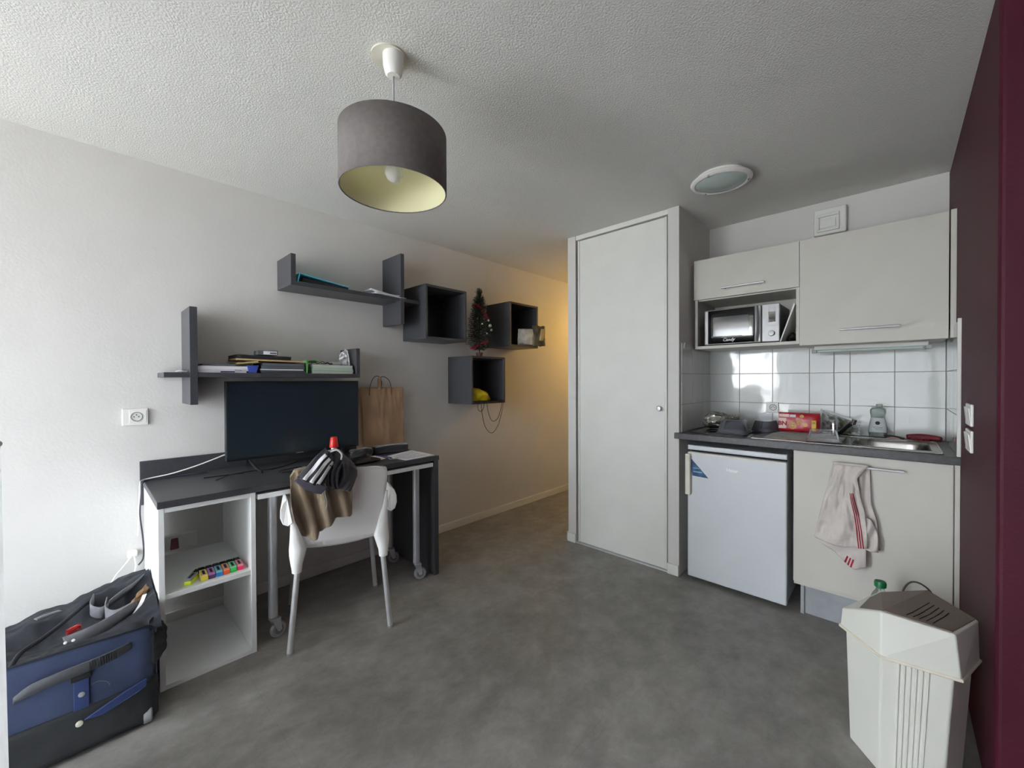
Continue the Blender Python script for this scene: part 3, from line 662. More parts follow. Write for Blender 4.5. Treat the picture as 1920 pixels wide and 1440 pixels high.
# desk cables
tag(MB().tube([(.40,2.46,.7575),(.52,2.45,.7575),(.60,2.46,.758),(.70,2.44,.7575),(.80,2.50,.7575),(.86,2.55,.758)], .0028, 6, 8).tube([(.43,2.35,.7585),(.50,2.42,.762),(.56,2.44,.758)], .0022, 6, 6).build('power_cable', m_black, smooth=True), 'black cable trailing over the desk under the television', 'cable')
tag(MB().tube([(.70,2.30,.758),(.76,2.27,.758),(.84,2.31,.758),(.82,2.37,.759),(.73,2.36,.759),(.69,2.32,.761),(.74,2.28,.763),(.80,2.29,.76)], .003, 6, 8).build('coiled_cable', m_black, smooth=True), 'coiled thin black cable on the desk behind the chair', 'cord')
tag(MB().tube([(.56,2.575,.86),(.50,2.59,.835),(.40,2.60,.800),(.30,2.62,.772),(.22,2.635,.760),(.186,2.62,.755),(.179,2.60,.735),(.174,2.60,.60),(.170,2.61,.5)], .0032, 8, 8).build('aerial_cable', m_lac, smooth=True), 'white cable running from the television along the splashback', 'cable')
t = thing('mains_cord', (.17, 2.5, .3), 'dark cord hanging down the outer side of the white cabinet', 'cord')
MB().tube([(.44,2.60,.7580),(.30,2.60,.7582),(.21,2.60,.7585),(.185,2.565,.752),(.180,2.55,.71),(.174,2.54,.62),(.182,2.545,.52),(.186,2.55,.45),(.184,2.56,.40),(.17,2.58,.37)], .0034, 8, 8).build('cord', mat('dark_cord', (52,50,62), .5), t, smooth=True)
t = thing('phone_charger', (.15, 2.6, .33), 'white charger plugged into the wall above the blue bag, its cable looped', 'charger')
MB().box(.135, .170, L-.034, L-.001, .392, .422).build('plug', m_plast, t, bev=.005)
MB().tube([(.148,L-.035,.40),(.125,2.60,.380),(.09,2.57,.345),(.070,2.55,.300),(.095,2.545,.268),(.135,2.56,.300),(.160,2.60,.350),(.160,2.63,.385),(.156,L-.034,.402)], .003, 8, 8).build('cable', m_plast, t, smooth=True)
# wall socket
def socket(t, c, right, n_, r=.021):
    c = V(*c); right = V(*right); n_ = V(*n_)
    MB().lathe(c, [(r-.002,0),(r-.002,.0022),(r-.0005,.003),(r+.0015,.0022),(r+.002,0)], 32, n_, cap=False).build('socket_rim', m_grey, t, smooth=True)
    MB().lathe(c, [(r-.0025,0),(r-.0025,.0004),(.001,.0005)], 32, n_).build('socket_face', m_lac, t)
    for d in (right*.0085, -right*.0085, V(0,0,.009)):
        MB().cyl(c+d, c+d+n_*.0012, .0026, n=12).build('contact_hole', m_ink, t)
t = thing('wall_socket', (.17, L, 1.02), 'white double socket plate on the wall beside the lower shelf', 'socket')
MB().box(.124, .217, L-.009, L-.001, 1.020, 1.100).build('plate', m_plast, t, bev=.003)
MB().box(.148, .210, L-.0105, L-.009, 1.030, 1.092).build('insert', m_plast, t, bev=.001)
socket(t, (.174, L-.0105, 1.061), (1,0,0), (0,-1,0))

# ------------------------------------------------------------------ chair (own frame: X across, Y towards the desk)
RZ = math.atan2(-.32, .947)
t = thing('plastic_chair', (.834, 1.902, 0), 'white moulded plastic armchair with aluminium legs, clothes over its back', 'chair', None, RZ)
prof_ = [(-.062,.826,.165),(-.060,.820,.188),(-.056,.805,.202),(-.050,.78,.208),(-.034,.72,.206),(-.018,.65,.200),(-.002,.58,.196),(.012,.52,.196),(.028,.475,.198),(.055,.450,.203),(.10,.440,.208),(.20,.436,.214),(.32,.440,.218),(.40,.445,.216),(.44,.440,.205),(.455,.425,.19)]
def shell(a, b):
    f = b*(len(prof_)-1); i = min(int(f), len(prof_)-2); q = f-i
    y, z, w_ = [prof_[i][k]*(1-q)+prof_[i+1][k]*q for k in range(3)]
    u = 2*a-1
    back = max(0, min(1, (z-.45)/.15)) if b < .6 else 0
    dy = .030*u*u*back; dz = .0
    if b < .1: dz = .0 - .012*(abs(u)**4)
    if b > .55: dz += .012*u*u - .010*(1-u*u)
    return V(u*w_, y+dy, z+dz)
MB().sheet(shell, 24, 60).build('shell', m_chair, t, smooth=True, local=True, solid=.006, angle=180)
for s in (-1, 1):
    # rear leg sleeves: slim at the back edge, broad under the seat, closing on the tube
    def ring(x, y, z, rx, ry, n=20): return [V(x+rx*math.cos(2*PI*i/n), y+ry*math.sin(2*PI*i/n), z) for i in range(n)]
    MB().loft([ring(s*.189,.0,.366,.020,.019), ring(s*.190,.002,.40,.024,.022), ring(s*.187,.012,.44,.033,.026), ring(s*.184,.022,.465,.037,.026), ring(s*.189,.020,.50,.029,.020), ring(s*.195,.012,.56,.020,.014), ring(s*.200,-.002,.62,.012,.011), ring(s*.203,-.018,.69,.005,.007)]).build('leg_sleeve', m_chair, t, smooth=True, local=True)
    MB().cyl((s*.186,.002,.385), (s*.221,.0,.004), .0125, .0125, 20).build('leg', m_alu, t, smooth=True, local=True)
    MB().cyl((s*.221,.0,.0), (s*.2195,.0,.010), .0138, .0135, 20).build('foot_cap', m_rubber, t, smooth=True, local=True)
    MB().loft([ring(s*.192,.425,.36,.020,.020), ring(s*.190,.42,.40,.028,.026), ring(s*.186,.40,.432,.040,.040)]).build('leg_sleeve', m_chair, t, smooth=True, local=True)
    MB().cyl((s*.192,.425,.37), (s*.222,.45,.004), .0125, .0125, 20).build('leg', m_alu, t, smooth=True, local=True)
    MB().cyl((s*.222,.45,.0), (s*.2205,.449,.010), .0138, .0135, 20).build('foot_cap', m_rubber, t, smooth=True, local=True)
    # armrest: scooped band leaving the back edge and running forward, turning down to the seat front
    sec = [(.206,.602),(.222,.592),(.240,.600),(.250,.628),(.249,.660),(.240,.686),(.224,.700)]
    def armf(a, b, s=s):
        f = a*(len(sec)-1); i = min(int(f), len(sec)-2); q = f-i
        x = sec[i][0]*(1-q)+sec[i+1][0]*q; z = sec[i][1]*(1-q)+sec[i+1][1]*q
        yy = -.020+.38*b; g = min(1, b*1.6)
        zz = .648+(z-.648)*(1-.62*g) + .012*math.sin(b*PI) - max(0, b-.72)**2*1.6
        xx = x + (.236-x)*.45*g
        if a > .6: xx += (a-.6)*.03*g
        return V(s*xx, yy + (.03*(a-.5)*(1-g)), zz)
    m = MB(); m.face([V(s*x, -.021+.03*(i/6-.5), z) for i, (x, z) in enumerate(sec)]); m.build('armrest_end', m_chair, t, local=True)
    MB().sheet(armf, 18, 24).build('armrest', m_chair, t, smooth=True, local=True, solid=.006, angle=180)
    m = MB(); m.tube([(s*.236,.345,.62),(s*.232,.372,.57),(s*.218,.395,.50),(s*.200,.405,.44)], lambda q: .020+.006*q, 12, 6)
    m.build('arm_post', m_chair, t, smooth=True, local=True)
# clothes in the chair frame
CM = SM[t.name]
def cloth_fn(left, right, yf_):
    def at(z, tab):
        for (z0, x0), (z1, x1) in zip(tab, tab[1:]):
            if z0 >= z >= z1: return x0 + (x1-x0)*((z0-z)/(z0-z1) if z0 != z1 else 0)
        return tab[-1][1] if z < tab[-1][0] else tab[0][1]
    return at
t2 = thing('brown_tshirt', tuple(CM @ V(-.09,-.08,.52)), 'faded brown t-shirt hanging over the back of the white chair', 't-shirt', None, RZ)
# silhouette: x -> bottom height (curve), top follows the chair edge
def bfn(a, b):
    x = -.212 + a*.250
    bot_tab = [(-.212,.80),(-.204,.70),(-.194,.62),(-.172,.55),(-.150,.525),(-.108,.518),(-.101,.552),(-.070,.565),(-.045,.592),(-.009,.607),(.038,.615)]
    top_tab = [(-.212,.815),(-.195,.842),(-.165,.846),(.038,.846)]
    def ip(tab, v):
        for (p, q), (r_, s_) in zip(tab, tab[1:]):
            if p <= v <= r_: return q+(s_-q)*(v-p)/(r_-p)
        return tab[-1][1]
    zb, zt = ip(bot_tab, x), ip(top_tab, x)
    zb += .004*math.sin(x*160)
    if b < .85:
        q = b/.85; z = zb + (zt-zb)*q
        fd = math.sin(x*88+z*7+1.2*math.sin(z*9)); y = -.084 + .017*(abs(fd)**.7*(1 if fd > 0 else -1))*(1-q*.70) + .007*math.sin(x*47+2) + .005*noise.noise(V(x*20, z*14, 0))
        y += .030*max(0, min(1, (.66-z)/.14))
        return V(x*(1+.06*math.sin(z*20)*(1-q)*.3), y, z)
    q = (b-.85)/.15
    return V(x, -.070+q*.045, zt + .006*math.sin(q*PI) - .03*q*q)
def built(fn, nu, nv, name, material, root, solid=.002):
    m = MB(); m.sheet(lambda a, b: CM @ fn(a, b), nu, nv)
    return m.build(name, material, root, smooth=True, solid=solid, angle=180)
built(bfn, 90, 50, 'cloth', m_brown, t2)
t3 = thing('track_jacket', tuple(CM @ V(-.05,-.1,.75)), 'black track top with white stripes heaped on top of the chair back', 'jacket', None, RZ)
# main heap: outline given as top and bottom heights over x
def jfn(a, b):
    x = -.168 + a*.226
    top = [(-.168,.832),(-.148,.852),(-.117,.882),(-.095,.900),(-.070,.918),(-.035,.926),(-.008,.916),(.003,.893),(.025,.875),(.046,.850),(.058,.826)]
    bot = [(-.168,.800),(-.138,.776),(-.109,.750),(-.096,.764),(-.083,.782),(-.060,.760),(-.043,.752),(-.010,.742),(.026,.724),(.040,.752),(.058,.800)]
    def ip(tab, v):
        for (p, q), (r_, s_) in zip(tab, tab[1:]):
            if p <= v <= r_+1e-9: return q+(s_-q)*(v-p)/(r_-p)
        return tab[-1][1]
    zt, zb = ip(top, x), ip(bot, x)
    z = zb+(zt-zb)*b
    e = min(a, 1-a, .25)*4; eb = min(b*4, 1)*min((1-b)*3, 1)
    y = -.104 - .030*(e*eb)**.5 + .009*math.sin(x*150-z*70+2*math.sin(z*30))*e + .014*noise.noise(V(x*26, z*26, 5)) + (1-min((1-b)*5, 1))*.02
    return V(x, y, z)
built(jfn, 60, 40, 'cloth', m_navy, t3)
# rear part falling behind the backrest
built(lambda a, b: V(-.165+a*.220, -.075+.075*b+.008*math.sin(a*22), .835+.055*math.sin(b*PI*.6+.4)*math.sin(a*PI)-.09*b*b), 40, 20, 'rear_drape', m_navy, t3)
# sleeve with cuff, running from the peak down to the lower left
def slv(a, b, w0=.040, lift=0):
    P = [V(-.048,-.136,.905), V(-.078,-.158,.880), V(-.106,-.166,.842), V(-.130,-.168,.812), V(-.138,-.166,.798)]
    f = b*(len(P)-1); i = min(int(f), len(P)-2); q = f-i; p = P[i].lerp(P[i+1], q)
    d = (P[min(i+1,len(P)-1)]-P[i]).normalized(); s_ = d.cross(V(0,-1,0)).normalized()
    return p, s_
def sleeve(a, b):
    p, s_ = slv(a, b); u = 2*a-1; w_ = .040+.016*b
    return p + s_*u*w_ + V(0, .022*u*u + .003*math.sin(u*9+b*7), 0)
built(sleeve, 24, 24, 'sleeve', m_navy, t3)
def cuff(a, b):
    # dark grey ribbed hem band along the lower left
    P0 = V(-.196,-.120,.806); P1 = V(-.096,-.164,.748)
    u = a; p = P0.lerp(P1, u); up = V(.030, -.006, .030)
    return p + up*b + V(0, -.012*math.sin(u*PI), -.010*math.sin(u*PI))
built(cuff, 20, 8, 'cuff', m_cuff, t3, .003)
def stripe_fn(c0, w_):
    def fn(a, b):
        p, s_ = slv(a, b*.80+.10); u = c0 + (2*a-1)*w_; ww = .040+.016*(b*.8+.1)
        return p + s_*u*ww + V(0, .022*u*u - .0035 + .003*math.sin(u*9+(b*.8+.1)*7), 0)
    return fn
for c0 in (-.60, -.06, .48): built(stripe_fn(c0, .155), 6, 24, 'stripe', m_stripe, t3, .001)
# cords and ridge folds on the heap
m = MB(); m.tube([CM @ V(-.083,-.14,.79), CM @ V(-.088,-.142,.75), CM @ V(-.080,-.135,.715), CM @ V(-.082,-.12,.70)], .0018, 6, 6); m.build('drawstring', m_grey, t3, smooth=True)
m = MB(); m.tube([CM @ V(-.075,-.145,.80), CM @ V(-.078,-.142,.75), CM @ V(-.070,-.125,.70), CM @ V(-.074,-.115,.668)], .0018, 6, 6); m.build('drawstring', m_grey, t3, smooth=True)
for k, (xa, xb) in enumerate(((-.070,-.066),(-.050,-.046),(-.030,-.030))):
    m = MB(); m.tube([CM @ V(xa+.025,-.128,.868), CM @ V(xa+.004,-.146,.835), CM @ V(xb-.002,-.142,.79), CM @ V(xb+.004,-.126,.753)], lambda q: .0062-.003*abs(q-.5), 10, 8); m.build('fold', m_navy, t3, smooth=True)
m = MB(); m.tube([CM @ V(-.055,-.125,.918), CM @ V(-.030,-.13,.926), CM @ V(-.010,-.125,.905), CM @ V(-.012,-.128,.880)], .004, 8, 8); m.build('collar_fold', m_stripe, t3, smooth=True)

# ------------------------------------------------------------------ blue trolley bag
t = thing('trolley_bag', (-.06, 2.25, 0), 'open navy blue wheeled holdall with grey straps beside the white cabinet', 'bag')
bx0, bx1, by0 = -.31, .176, 1.955
def frontp(a, b, z0, z1, bulge, n0=0):
    x = bx0+(bx1-bx0)*a; z = z0+(z1-z0)*b
    ed = max(0, (a-.9)/.1)
    return V(x, by0 - bulge*math.sin(b*PI)*.8 - .004*noise.noise(V(x*9, z*9, n0)) + .03*ed*ed + .0, z - (.030*ed*ed if b > .9 else 0))
MB().sheet(lambda a, b: frontp(a, b, .145, .352+.012*(1-a), .012), 40, 20).build('front_panel', m_blue, t, smooth=True, angle=180, solid=.004)
def base_blk(a, b):
    x = bx0+(bx1-bx0)*a; 
    return V(x, by0-.014+.010*(b)+(.03*max(0,(a-.92)/.08)**2), .018+b*.135)
MB().sheet(base_blk, 30, 8).build('base_panel', m_bagblk, t, smooth=True, solid=.008, angle=180)
MB().box(bx0, bx1-.01, by0, 2.52, .018, .05).build('base', m_bagblk, t, bev=.01)
MB().sheet(lambda a, b: V(bx1+.004*math.sin(a*PI)-.02*(0 if a > .05 else 1), by0+.03+a*.50, .03+b*(.325+.005*a)), 16, 10).build('side_panel', m_bagblk, t, smooth=True, solid=.004)
MB().sheet(lambda a, b: V(bx0+(bx1-bx0)*a, 2.53, .03+b*(.20+.125*a)), 16, 10).build('back_panel', m_bagdark, t, smooth=True, solid=.004)
MB().sheet(lambda a, b: V(bx0, by0+a*.57, .03+b*(.31-.11*a)), 10, 8).build('side_panel', m_bagblk, t, smooth=True, solid=.004)
MB().tube([(bx0, by0-.004, .368),(-.1, by0-.006, .362),(.10, by0-.006, .354),(.155, by0+.006, .345),(.168, by0+.012, .30),(.170, by0+.014, .16)], .0035, 8, 8).build('piping', m_bagdark, t, smooth=True)
# slumped top
def topf(a, b):
    x = bx0+(bx1+.014-bx0)*a; y = by0+.005+b*.57
    hgt = .352 + .032*math.sin(b*PI*.9)*a + .004*b*a*a - .105*(1-a)*b
    dip = -.055*math.exp(-(((a-.50)/.22)**2+((b-.35)/.20)**2)) - .05*math.exp(-(((a-.80)/.12)**2+((b-.42)/.20)**2))
    rid = .020*math.exp(-((b-.62-.25*(a-.5))/.07)**2)
    return V(x, y, hgt + dip + rid + .018*noise.noise(V(x*11, y*11, 3)) + .008*noise.noise(V(x*30, y*30, 8)) - max(0, .08-b)*.15)
MB().sheet(topf, 60, 50).build('top_cover', m_bagdark, t, smooth=True, angle=180)
def on(x, y, dz=.008):
    a = (x-bx0)/(bx1+.014-bx0); b = (y-by0-.005)/.57; p = topf(a, b); return (p.x, p.y, p.z+dz)
MB().ribbon([(.172,2.39,.372),(.13,2.30,.377),(.085,2.25,.372),(.055,2.22,.362)], (.014,-.022,.044)).build('strap', m_strap, t, solid=.003, smooth=True)
MB().ribbon([(.055,2.235,.368),(.050,2.19,.348),(.075,2.15,.342),(.12,2.15,.352)], (.0,.004,.042)).build('strap', m_strap, t, solid=.003, smooth=True)
MB().ribbon([(.020,2.30,.372),(.010,2.24,.358),(.035,2.21,.346),(.058,2.215,.350)], (.0,.0,.042)).build('strap', m_strap, t, solid=.003, smooth=True)
MB().ribbon([(.135,2.12,.370),(.07,2.085,.352),(.0,2.055,.345),(-.055,2.055,.350)], [(-.010,-.01,.044),(-.010,0,.046),(-.008,.014,.040),(-.006,.03,.008)]).build('strap', m_strap, t, solid=.003, smooth=True)
MB().tube([(-.165,1.975,.345),(-.145,2.02,.368),(-.10,2.09,.366),(-.05,2.19,.364),(.0,2.29,.366),(.04,2.36,.355)], .007, 10, 8).build('zip_edge', m_bagdark, t, smooth=True)
MB().ribbon([on(-.13,2.30,.012), on(-.10,2.34,.02), on(-.07,2.36,.012)], (.01,-.03,.004)).build('strap', m_strap, t, solid=.003, smooth=True)
MB().pillow(V(-.032,2.115,.352), (.8,.5,0), (0,-.3,.9), (.4,-.8,.3), .042, .028, .012, wr=.004).build('red_tab', mat('coral_red', (216,62,62), .5), t, smooth=True)
MB().pillow(V(.150,2.20,.360), (.5,.8,.3), (-.2,-.1,.9), (.8,-.5,.2), .10, .05, .02, wr=.01).build('packed_clothing', mat('brown_cloth', (112,84,58), .9), t, smooth=True)
MB().ribbon([(.125,2.09,.352),(.145,2.12,.372),(.158,2.15,.390)], (.012,-.003,.002)).build('white_trim', m_stripe, t, solid=.002)
for x in (-.05, -.032): MB().lathe((x,2.0,.362), [(.001,0),(.0045,.001),(.0045,.004),(.001,.005)], 12, (.1,-.6,.8)).build('stud', m_stripe, t, smooth=True)
# grab handle on the front
hd = MB(); hd.ribbon([(-.155,by0-.012,.262),(-.120,by0-.030,.285),(-.050,by0-.042,.298),(.03,by0-.042,.304),(.085,by0-.028,.308),(.105,by0-.010,.306)], [(0,0,.020),(0,-.004,.034),(0,-.006,.036),(0,-.006,.034),(0,-.003,.030),(0,0,.022)])
hd.build('grab_handle', mat('handle_webbing', (70,72,76), .85, bump=(200,.5,.001)), t, solid=.006, smooth=True)
m = MB()
for k in range(12): m.box(.004+k*.0060, .0065+k*.0060, by0-.049, by0-.046, .289+k*.0006, .318+k*.0006)
m.build('handle_ribs', m_bagblk, t)
MB().box(-.032, .004, by0-.018, by0-.012, .155, .268).build('blue_tab', m_blue2, t, bev=.002)
MB().box(-.040, .010, by0-.022, by0-.010, .252, .272).build('buckle', m_black, t, bev=.003)
MB().lathe((-.014,by0-.018,.205), [(.008,0),(.008,.003),(.001,.004)], 16, (0,-1,0)).build('rivet', m_steel, t, smooth=True)
MB().tube([(.008,by0-.014,.222),(.025,by0-.016,.226),(.045,by0-.016,.214),(.052,by0-.014,.198)], .0014, 6, 6).build('thread', m_strap, t)
MB().prism([(-.010,by0-.016,.118),(.035,by0-.018,.112),(.120,by0-.016,.136),(.145,by0-.012,.146),(.145,by0-.012,.172),(.085,by0-.016,.156),(.01,by0-.018,.128)], (0,-.008,0)).build('blue_trim', m_blue2, t, bev=.002)
MB().lathe((-.020,by0-.018,.112), [(.009,0),(.009,.004),(.001,.006)], 16, (0,-1,0)).build('rivet', m_cream, t, smooth=True)
MB().lathe((.134,by0+.008,.030), [(.012,0),(.028,.002),(.030,.008),(.030,.022),(.026,.026),(.012,.026)], 24, (1,0,0)).build('wheel', m_rubber, t, smooth=True)
MB().pillow((.182,2.005,.255), (.3,1,0), (0,0,1), (1,0,0), .11, .11, .045, wr=.01, seed=3).build('side_pocket', m_bagblk, t, smooth=True)

# ------------------------------------------------------------------ kitchenette
KX = 2.75
def handle(mb_root, y0, y1, x, z, nm='handle'):
    h = MB(); h.cyl((x-.030,y0,z), (x-.030,y1,z), .0058, n=14)
    for y in (y0-.018, y1+.018): h.cyl((x-.030,y,z), (x,y,z), .0045, n=10)
    return h.build(nm, m_alu, mb_root, smooth=True)
t = thing('wall_cabinet', (2.93, .67, 1.427), 'cream wall cabinet with a lift door over an open microwave niche', 'cabinet')
for y in (.392, .938): MB().box(2.752, 3.107, y, y+.016, 1.427, 1.996).build('side_panel', m_cab, t, bev=.001)
MB().box(2.752, 3.107, .408, .938, 1.427, 1.445).build('bottom_panel', m_cab, t, bev=.001)
MB().box(2.77, 3.107, .408, .938, 1.738, 1.756).build('shelf', m_cab, t, bev=.001)
MB().box(2.77, 3.107, .408, .938, 1.978, 1.996).build('top_panel', m_cab, t, bev=.001)
MB().box(3.097, 3.107, .408, .938, 1.445, 1.978).build('back_panel', m_cab, t)
dr = MB().box(2.738, 2.752, .3915, .957, 1.744, 1.998).build('door', m_cab, t, bev=.0012)
handle(dr, .786, .555, 2.738, 1.795)
t = thing('wall_cabinet', (2.93, .10, 1.418), 'tall cream wall cabinet with one flap door beside the burgundy wall', 'cabinet')
MB().box(2.752, 3.107, -.176, .3905, 1.420, 1.996).build('carcass', m_cab, t, bev=.001)
dr = MB().box(2.738, 2.752, -.176, .3895, 1.416, 1.998).build('door', m_cab, t, bev=.0012)
handle(dr, .213, -.013, 2.738, 1.487)
tag(MB().box(2.732, 2.760, -.1995, -.181, 1.418, 2.003).build('filler_strip', m_cab, bev=.001), 'narrow cream filler strip between the tall wall cabinet and burgundy wall', 'filler strip')
# vent grille
t = thing('air_vent', (3.09, .29, 2.10), 'square cream air vent on the wall above the cabinets', 'vent')
MB().box(3.078, 3.115, .212, .370, 2.100, 2.258).build('vent_body', m_lac, t, bev=.010, seg=3)
m = MB()
m.box(3.066,3.079,.245,.352,2.205,2.222).box(3.066,3.079,.245,.352,2.118,2.132).box(3.066,3.079,.340,.352,2.132,2.205).box(3.066,3.079,.245,.258,2.132,2.205)
m.build('vent_frame', m_lac, t, bev=.003)
MB().box(3.071, 3.079, .262, .338, 2.140, 2.188).build('vent_flap', m_lac, t, bev=.002)
# microwave
t = thing('microwave', (2.9, .68, 1.446), 'silver microwave oven with black glass door in the cabinet niche', 'microwave')
MB().box(2.765, 3.06, .487, .892, 1.449, 1.668).build('oven_case', m_black, t, bev=.004)
m = MB(); m.box(2.746, 2.766, .577, .894, 1.449, 1.669); m.build('door', m_silver, t, bev=.006, seg=3)
dpan = MB()
def dg(a, b):
    y = .872-(.872-.600)*a; z = 1.455+b*.208; return V(2.7448-.002*math.sin(a*PI), y, z)
dpan.sheet(dg, 12, 4).build('door_glass', m_glassblack, t, smooth=True, solid=.001)
MB().box(2.7415, 2.7425, .640, .840, 1.502, 1.620).build('door_window', mat('window_mesh', (46,47,48), .12, coat=.6), t)
MB().tube([(2.742,.603,1.456),(2.724,.598,1.50),(2.718,.596,1.56),(2.724,.598,1.62),(2.742,.603,1.664)], .0085, 12, 8).build('door_handle', m_silver, t, smooth=True)
MB().box(2.746, 2.766, .485, .574, 1.449, 1.669).build('control_panel', m_silver, t, bev=.004)
MB().box(2.7445, 2.7462, .505, .540, 1.562, 1.622).build('display', m_glassblack, t)
MB().lathe((2.746,.524,1.497), [(.0165,0),(.0165,.008),(.0145,.016),(.001,.017)], 28, (-1,0,0)).build('dial', m_silver, t, smooth=True)
m = MB()
for k in range(3):
    for j in range(3): m.box(2.7450, 2.7462, .504+j*.013, .512+j*.013, 1.632+k*.009, 1.635+k*.009)
for j in range(4): m.box(2.7450, 2.7462, .503+j*.011, .509+j*.011, 1.540, 1.543)
m.build('lettering', m_grey, t)
text('Candy', .026, (2.7418,.752,1.476), (0,-1,0), (0,0,1), m_stripe, t, shear=.3, bold=.0006)
tag(MB().prism([(2.745,.4845,1.4462),(2.745,.478,1.4455),(2.745,.411,1.652),(2.745,.418,1.656)], (.26,0,0)).build('chopping_board', m_white, bev=.001), 'thin pale board leaning between the microwave and cabinet side', 'board')
tag(MB().pillow((2.90,.446,1.475), (1,0,0), (0,-.3,1), (0,1,.2), .14, .055, .035, wr=.012, seed=9).build('oven_glove', mat('dark_green_cloth', (50,54,46), .9), smooth=True), 'dark crumpled cloth tucked under the leaning board', 'cloth')
# under cabinet light
t = thing('strip_light', (2.94, .10, 1.385), 'slim white strip light under the tall wall cabinet', 'light')
MB().box(2.915, 2.955, -.120, .345, 1.398, 1.4195).build('housing', m_lac, t, bev=.003)
MB().cyl((2.930,-.100,1.391), (2.930,.330,1.391), .0085, n=16).build('tube', m_frost, t, smooth=True)
for y in (-.12, .345): MB().box(2.918, 2.944, y-.012, y+.012, 1.380, 1.402).build('end_cap', m_grey, t, bev=.003)
tag(MB().tube([(3.104,.270,1.42),(3.1045,.271,1.25),(3.104,.268,1.10),(3.1045,.270,.905)], .0022, 6, 6).build('light_cable', m_grey, smooth=True), 'thin grey cable running down the tiles from the strip light', 'cable')
# tile socket
t = thing('wall_socket', (3.10, .585, 1.012), 'white single socket on the kitchen tiles above the sink drainer', 'socket')
MB().box(3.097, 3.1075, .552, .622, 1.010, 1.080).build('plate', m_plast, t, bev=.003)
socket(t, (3.097,.582,1.046), (0,-1,0), (-1,0,0), .019)
tag(MB().tube([(2.615,.971,1.428),(2.608,.966,1.462),(2.600,.971,1.428)], .0022, 6, 1).build('wall_hook', m_plast), 'tiny white hook stuck on the tiles beside the closet corner', 'hook')
# switches
for z, l in ((1.060, 'white double light switch on the burgundy wall, upper one'), (.966, 'white double switch plate on the burgundy wall, lower one')):
    t = thing('light_switch', (2.2, -.2, z), l, 'switch', 'switch plates on the burgundy wall')
    MB().box(2.145, 2.285, -.1995, -.191, z, z+.078).build('plate', m_plast, t, bev=.003)
    for x in (2.152, 2.219): MB().prism([(x,-.191,z+.012),(x+.058,-.191,z+.012),(x+.058,-.186,z+.066),(x,-.186,z+.066)], (0,-.004,0)).build('rocker', m_plast, t, bev=.0015)
# worktop (with opening for the bowl)
t = thing('kitchen_worktop', (2.8, .39, .865), 'dark grey laminate kitchen worktop', 'worktop')
m = MB(); hx0, hx1, hy0, hy1 = 2.615, 2.955, -.125, .165
m.box(2.517, hx0, -.1995, .9795, .865, .8995).box(hx1, 3.115, -.1995, .9795, .865, .8995).box(hx0, hx1, -.1995, hy0, .865, .8995).box(hx0, hx1, hy1, .9795, .865, .8995).box(2.517, 2.5475, .9795, .998, .865, .8995)
m.build('slab', m_top, t)
MB().box(2.5165, 2.522, -.1995, .998, .8655, .8990).build('front_edge', m_top, t, bev=.002)
t = thing('ceramic_hob', (2.84, .78, .900), 'black glass two ring hob set in the worktop', 'hob')
MB().box(2.600, 3.060, .640, .935, .8998, .9045).build('glass_plate', m_glassblack, t, bev=.0015)
for (x, y, r_) in ((2.70,.79,.075),(2.94,.79,.09)): MB().lathe((x,y,.9046), [(r_-.002,0),(r_,0),(r_,.0003),(r_-.002,.0003)], 40, cap=False).build('ring_mark', m_grey, t)
t = thing('kitchen_sink', (2.79, .22, .90), 'stainless steel inset sink with drainer beside the hob', 'sink')
m = MB(); z0, z1 = .9002, .9035
m.box(2.565, 2.620, -.148, .585, z0, z1).box(2.950, 3.000, -.148, .585, z0, z1).box(2.620, 2.950, -.148, -.120, z0, z1).box(2.620, 2.950, .160, .585, z0, z1)
m.build('sink_deck', m_sink, t)
m = MB()
for k in range(7): m.cyl((2.65+k*.045,.20,.9035), (2.65+k*.045,.54,.9035), .004, n=8)
m.build('drainer_ribs', m_sink, t, smooth=True)
m = MB(); m.box(2.560,3.005,-.153,-.146,z0,.906).box(2.560,3.005,.583,.590,z0,.906).box(2.560,2.567,-.153,.590,z0,.906).box(2.998,3.005,-.153,.590,z0,.906)
m.build('rolled_rim', m_sink, t, bev=.002)
rings = []
for (s_, z) in ((1.0,.9034),(.985,.900),(.96,.885),(.93,.84),(.90,.79),(.80,.768),(.4,.762),(.12,.760)):
    cx, cy, ax, ay = 2.785, .02, .168*s_, .143*s_
    rings.append([V(cx+ax*math.copysign(abs(math.cos(q))**.45, math.cos(q)), cy+ay*math.copysign(abs(math.sin(q))**.45, math.sin(q)), z) for q in [2*PI*i/48 for i in range(48)]])
MB().loft(rings, cap=False).build('bowl', m_sink, t, smooth=True, solid=.001, angle=60)
MB().lathe((2.785,.02,.760), [(.024,0),(.024,.002),(.001,.001)], 24).build('drain', m_chrome, t, smooth=True)
t = thing('kitchen_tap', (2.965, .255, .9036), 'chrome mixer tap with a raised spout at the sink, its dark reflection put into the colour', 'tap')
MB().lathe((2.965,.258,.9036), [(.026,0),(.026,.004),(.020,.008),(.019,.060),(.021,.062),(.020,.085),(.014,.092),(.001,.093)], 28).build('tap_body', m_chrome, t, smooth=True)
MB().tube([(2.955,.248,.918),(2.93,.225,.930),(2.90,.195,.965),(2.87,.165,.998)], lambda q: .0115-.001*q, 14, 6).build('spout', m_black, t, smooth=True)  # chrome spout coloured black: its dark reflection is painted in
MB().cyl((2.872,.168,.985), (2.866,.160,1.012), .0125, .012, 18).build('spout_tip', m_chrome, t, smooth=True)
MB().cyl((2.965,.258,.994), (2.945,.290,.988), .004, n=10).build('lever', m_chrome, t, smooth=True)
